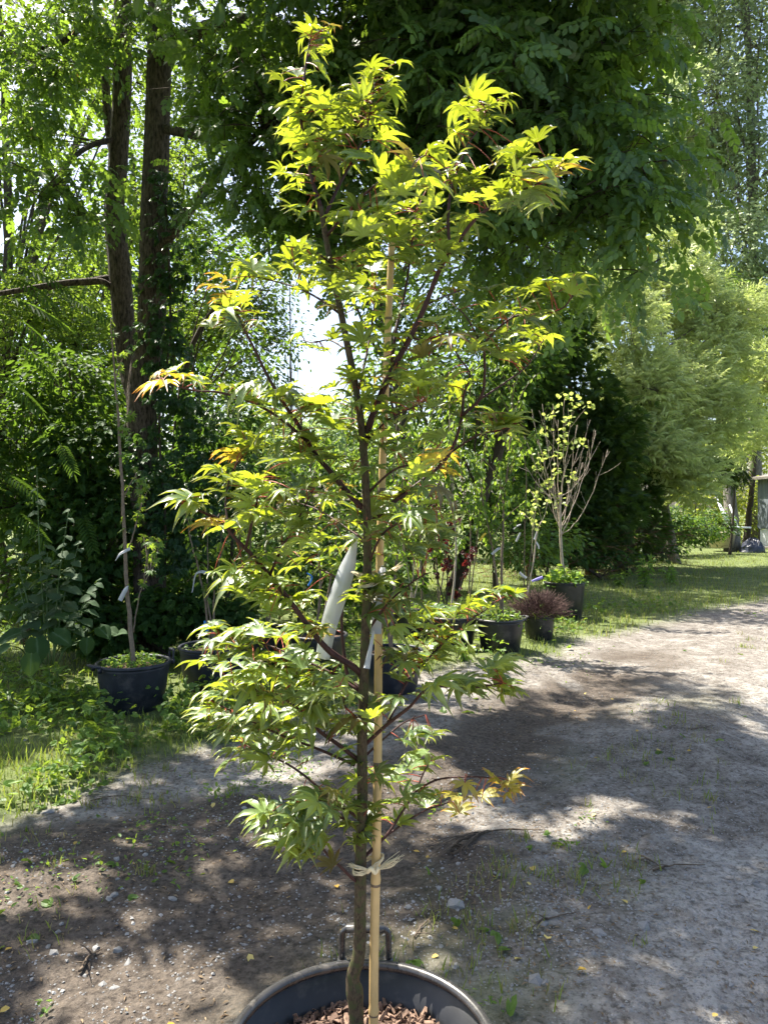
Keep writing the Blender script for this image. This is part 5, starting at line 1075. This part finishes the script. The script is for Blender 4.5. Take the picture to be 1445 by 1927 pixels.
herb('leafy weed right of the tall pale weed', 1265, 1100, 40, 4, 60, .14, 'clover', .18)
herb('upright weed before the broad leaves at the left edge', 100, 1330, 70, 3, 44, .10, 'weed', .10)
herb('upright weed touching the left pot', 170, 1345, 75, 4, 50, .09, 'weed', .12)
herb('lush weed left of the upright weed by the pot', 40, 1345, 60, 4, 54, .11, 'weed', .14)
herb('low weed at the foot of the second pot', 380, 1330, 40, 4, 48, .08, 'weed', .14)
herb('low leafy weed between the two left pots', 330, 1345, 34, 4, 48, .07, 'weed', .14)
herb('bright weed between the handled pot and the middle pots', 870, 1245, 34, 5, 60, .08, 'clover', .12)
# ------------------------------------------------------------------ grass, weeds, stones and litter on the ground
def masks(x, y):
    s = strip_s(x, y); a = fbm(x * 1.3, y * 1.3, 5, 4)
    bank = sstep(-2.2, -2.8, s - grass_shift(y) + .9 * (a - .5)); 
    strip_ = np.exp(-(s / .34) ** 2) * sstep(.45, .62, fbm(x * 2.2, y * 2.2, 41, 3))
    far = sstep(11, 14, y) * sstep(-1.0, -1.6, s + .8 * (a - .5)) + sstep(1.6, 2.4, s + .7 * (a - .5)) * (y > 3)
    return bank, strip_, far, s
def sample(n, y0, y1):
    y = y0 * (y1 / y0) ** rng.random(n); x = y * rng.uniform(-.56, .56, n); return x, y
def on_pot(x, y):
    r = np.zeros(len(x), bool)
    for c, R, H in POTS.values(): r |= (x - c[0]) ** 2 + (y - c[1]) ** 2 < (R * .98) ** 2
    return r | ((x - HP[0]) ** 2 + (y - HP[1]) ** 2 < .09)
def blades(name, x, y, h, mat, w=1., label=None):
    n = len(x); pos = np.stack([x, y, gh(x, y) - .005], -1); a = rng.random(n) * 2 * np.pi
    ax_ = np.stack([np.cos(a), np.sin(a), rng.normal(0, .15, n)], -1); R_ = frames(ax_, np.array([0, 0, 1.]) + rng.normal(0, .22, (n, 3)))
    V, f, var = scatter(T_BLADE, np.zeros((n, 3)), R_ * np.array([w, 1, 1]), h); V += np.repeat(pos, 5, 0)
    return tag(mk(name, V, f, M[mat], None, False, {'var': var}), label, 'grass', None, 'stuff')
x, y = sample(125000, 2.2, 26); bank, strip_, far, s = masks(x, y)
k = (rng.random(len(x)) < np.clip(bank * np.where(y < 8, .40, .62) * sstep(.3, .5, fbm(x * 2, y * 2, 61, 3)) + far * .42, 0, 1) * np.where(y > 9, .8, 1)) & ~on_pot(x, y); x, y, b_, s = x[k], y[k], bank[k], s[k]
h = np.where(y < 9, rng.uniform(.04, .11, len(x)) * (.6 + .8 * fbm(x * 1.5, y * 1.5, 71)), rng.uniform(.05, .13, len(x)))
blades('bank_grass', x, y, h, 'grass', 1.5 + .12 * 0, 'green grass on the bank and the lawn beside the track')
k = rng.random(len(x)) < .12 + .45 * (y > 9); blades('dry_grass', x[k] + rng.normal(0, .05, k.sum()), y[k] + rng.normal(0, .05, k.sum()), h[k] * .9, 'drygrass', 1.4, 'straw-coloured dry blades among the grass')
# tufts along the track
tx, ty, th_ = [], [], []
x, y = sample(4200, 2.3, 13); bank, strip_, far, s = masks(x, y)
k = (rng.random(len(x)) < strip_ * .30 + .02 * (s < -1.3) * (s > -2.6) + .10 * sstep(-1.5, -2.4, s)) & ~on_pot(x, y)
for a, c in zip(x[k], y[k]):
    n = int(rng.integers(10, 34)); r = rng.uniform(.02, .09); tx.append(a + rng.normal(0, r, n)); ty.append(c + rng.normal(0, r, n)); th_.append(rng.uniform(.02, .075, n))
tx, ty, th_ = map(np.concatenate, (tx, ty, th_)); q = rng.random(len(tx)) < .45
blades('track_grass', tx[q], ty[q], th_[q], 'grass', 1.5, 'short grass tufts along the middle of the track')
blades('dry_track_grass', tx[~q], ty[~q], th_[~q] * .9, 'drygrass', 1.3, 'withered grass tufts along the middle of the track')
# ground-cover weeds on the bank and scattered on the dirt
x, y = sample(46000, 2.3, 12); bank, strip_, far, s = masks(x, y)
k = (rng.random(len(x)) < bank * .75 * sstep(.42, .6, fbm(x * 1.7, y * 1.7, 91, 3)) + .006 * (s < -1.2) + strip_ * .008) & ~on_pot(x, y); x, y = x[k], y[k]; bk = bank[k]
pos = np.stack([x, y, gh(x, y) + rng.random(len(x)) ** 1.5 * np.where(bk > .5, .20, .02) + .006], -1)
tag(foliage('bank_weeds', None, T_TRI, pos, leaf_R(rand_dirs(len(pos), .2), .05, .45), rng.uniform(.03, .075, len(pos)), M['weed']), 'low leafy weeds covering the bank at left', 'weeds', None, 'stuff')
x = []; y = []
for (u, v, n, r) in [(830, 1500, 60, .10), (700, 1330, 60, .12), (480, 1470, 110, .16), (530, 1440, 70, .12), (300, 1560, 60, .14), (350, 1580, 50, .12), (90, 1640, 40, .10), (340, 1640, 26, .06), (30, 1690, 40, .08), (560, 1480, 40, .1), (1108, 1540, 14, .04), (1065, 1590, 14, .04), (905, 1890, 9, .02), (940, 1900, 6, .02), (1205, 1345, 14, .06), (80, 1880, 10, .02), (240, 1640, 40, .08), (420, 1500, 60, .1), (990, 1250, 60, .2), (1060, 1240, 60, .25)]:
    g0 = G(u, v); x.append(g0[0] + rng.normal(0, r, n)); y.append(g0[1] + rng.normal(0, r, n))
x, y = np.concatenate(x), np.concatenate(y); pos = np.stack([x, y, gh(x, y) + rng.random(len(x)) * .03 + .004], -1)
tag(foliage('track_weeds', None, T_OVAL, pos, leaf_R(rand_dirs(len(pos), .3), -.1, .4), rng.uniform(.012, .032, len(pos)), M['weed']), 'small flat weeds sprouting on the track', 'weeds', None, 'stuff')
# stones: the larger ones singly, the grit as one mass
def stone_mesh(seed, flat):
    r = np.random.default_rng(seed); ph = (1 + 5 ** .5) / 2
    V = nrm(np.array([[-1, ph, 0], [1, ph, 0], [-1, -ph, 0], [1, -ph, 0], [0, -1, ph], [0, 1, ph], [0, -1, -ph], [0, 1, -ph], [ph, 0, -1], [ph, 0, 1], [-ph, 0, -1], [-ph, 0, 1]], float))
    V = V * (1 + r.normal(0, .16, (12, 1))) * np.array([1, r.uniform(.6, .95), flat])
    Fq = np.array([[0, 11, 5], [0, 5, 1], [0, 1, 7], [0, 7, 10], [0, 10, 11], [1, 5, 9], [5, 11, 4], [11, 10, 2], [10, 7, 6], [7, 1, 8], [3, 9, 4], [3, 4, 2], [3, 2, 6], [3, 6, 8], [3, 8, 9], [4, 9, 5], [2, 4, 11], [6, 2, 10], [8, 6, 7], [9, 8, 1]])
    return V, [Fq]
sm_ = [mkmesh('stone', *stone_mesh(k, .45 if k % 2 else .6), M['stone'], False) for k in range(8)]
big = [(857, 1703, .045), (1127, 1755, .03), (1210, 1735, .035), (93, 1528, .035), (60, 1770, .024), (225, 1768, .026), (195, 1830, .018), (215, 1840, .022), (215, 1683, .025), (325, 1685, .022), (220, 1620, .022), (1430, 1660, .03), (1420, 1650, .025), (1065, 1515, .03), (1010, 1840, .03), (855, 1820, .025), (460, 1520, .02), (205, 1690, .022), (100, 1790, .025), (240, 1795, .02), (180, 1770, .022)]
spots = [tuple(G(u, v)[:2]) + (s,) for u, v, s in big]
while len(spots) < 140:
    x, y = sample(1, 2.3, 5.2); s = strip_s(x, y)[0]
    dens = .9 if (-3.0 < s < -1.2 and x[0] < -.3) else (.5 if abs(s) < .5 else .18)
    if rng.random() < dens and not on_pot(x, y)[0]: spots.append((x[0], y[0], rng.uniform(.008, .018)))
for q, (x, y, s) in enumerate(spots):
    o = bpy.data.objects.new('stone', sm_[q % 8]); C.objects.link(o); o.parent = ground; o.location = (x, y, float(gh(x, y)) - s * .12); o.scale = (s, s, s); o.rotation_euler = (rng.normal(0, .2), rng.normal(0, .2), rng.random() * 6.28)
x, y = sample(34000, 2.25, 9); bank, strip_, far, s = masks(x, y); dens = .3 + .5 * np.exp(-(s / .7) ** 2) + .35 * (s < -1.2) * (x < -.2) + .3 * (s > .3)
k = (rng.random(len(x)) < dens * sstep(.40, .62, fbm(x * 2.4, y * 2.4, 23, 3)) * (1 - bank)) & ~on_pot(x, y); x, y = x[k], y[k]
sz = rng.uniform(.0025, .0075, len(x)) * (1 + .8 * (rng.random(len(x)) < .1)); pos = np.stack([x, y, gh(x, y) + sz * .1], -1)
T_PEB = (np.array([[1, 0, .05], [-.9, .1, 0], [.1, .8, 0], [0, -.75, .05], [.1, .1, .6], [0, 0, -.5]], float), [np.array([[0, 2, 4], [2, 1, 4], [1, 3, 4], [3, 0, 4], [2, 0, 5], [1, 2, 5], [3, 1, 5], [0, 3, 5]])])
V, f, var = scatter(T_PEB, pos, frames(rand_dirs(len(x)) * [1, 1, .15], np.array([0, 0, 1.]) + rng.normal(0, .2, (len(x), 3))), sz)
tag(mk('gravel', V, f, M['stone'], None, False), 'fine grey gravel scattered over the track', 'gravel', None, 'stuff')
# litter: bits of bark and dry leaf
x, y = sample(22000, 2.25, 8); bank, strip_, far, s = masks(x, y); k = (rng.random(len(x)) < .45 * sstep(.4, .62, fbm(x * 1.4, y * 1.4, 33, 3)) * (1 - .8 * bank) * np.where(s < .4, 1, .3)) & ~on_pot(x, y); x, y = x[k], y[k]
pos = np.stack([x, y, gh(x, y) + .004], -1)
tag(foliage('leaf_litter', None, diamond(1, .34, .12, .06), pos, frames(rand_dirs(len(x)) * [1, 1, .12], np.array([0, 0, 1.]) + rng.normal(0, .3, (len(x), 3))), rng.uniform(.006, .028, len(x)), M['litter']), 'dry brown litter strewn on the dirt', 'litter', None, 'stuff')
fl = [mkmesh('fallen_leaf', *oval(1, .55 + .15 * k, .1 + .05 * k, .05), M['fallen'], True) for k in range(3)]
ylist = [(1112, 1706), (468, 1784), (635, 1660), (1170, 1600), (1120, 1530), (1000, 1640), (1300, 1485), (800, 1600), (1030, 1772), (990, 1670), (1340, 1905), (312, 1917), (1410, 1735), (968, 1810), (1425, 1765), (10, 1792), (20, 1876), (250, 1630), (700, 1635), (1100, 1300), (1150, 1310), (1080, 1330), (1125, 1420), (1200, 1380), (1330, 1520), (1240, 1410), (1300, 1415), (850, 1745), (825, 1800), (1085, 1830), (540, 1680), (590, 1600), (440, 1650), (255, 1345), (400, 1525), (930, 1660), (790, 1590), (1180, 1700), (640, 1745), (140, 1600)]
for q, (u, v) in enumerate(ylist):
    g0 = G(u, v); o = bpy.data.objects.new('fallen_leaf', fl[q % 3]); C.objects.link(o); s = rng.uniform(.022, .036); o.scale = (s, s, s); o.location = tuple(g0 + [0, 0, .008]); o.rotation_euler = (rng.normal(0, .25), rng.normal(0, .25), rng.random() * 6.28)
    tag(o, 'small yellow leaf fallen on the dirt track', 'fallen leaf', 'yellow leaves fallen on the track')
# sticks
def stick(pts, r, label, name='twig', extra=0):
    p = np.array([G(u, v) + [0, 0, r + .004] for u, v in pts]); c = smooth_path(p, 16) + rng.normal(0, .002, (16, 3)) * [1, 1, .3]; it = [tube(c, np.linspace(r, r * .4, 16), 6, .08)]
    for q in range(extra):
        k = int(rng.integers(2, 10)); e = c[k] + (c[0] - c[k]) * rng.uniform(.6, 1.3) + rng.normal(0, .05, 3) * [1, 1, .2] + [0, 0, .015]; a, rr = limb(c[k], e, r * .6, r * .25, 9, -.1, .05); it.append(tube(a, rr, 5))
    V, f = merge(it); return tag(mk(name, V, f, M['twig'], None), label, 'twig', 'dead twigs on the track')
stick([(855, 1605), (890, 1580), (935, 1562), (1020, 1558)], .006, 'brushy dead branch lying right of the maple', 'dead_branch', 26)
stick([(1205, 1605), (1225, 1615), (1250, 1635)], .004, 'short dead twig crossing a longer one at right', extra=2)
stick([(1228, 1635), (1260, 1626), (1325, 1622)], .005, 'long thin dead twig lying at right', extra=1)
stick([(778, 1760), (800, 1735), (836, 1715)], .004, 'bent dead twig right of the bamboo cane', extra=2)
stick([(1010, 1745), (1050, 1730), (1085, 1718)], .004, 'dark twig in the middle of the weedy strip', extra=2)
stick([(150, 1815), (170, 1790), (190, 1775)], .006, 'dark bark splinter at the lower left', extra=5)
stick([(170, 1510), (220, 1500), (290, 1505)], .004, 'thin twig on the pale dirt at left', extra=2)
stick([(330, 1372), (380, 1368), (420, 1375)], .005, 'curved root-like twig in front of the second pot', extra=1)
stick([(1300, 1378), (1345, 1372)], .004, 'short twig far right on the shaded track')
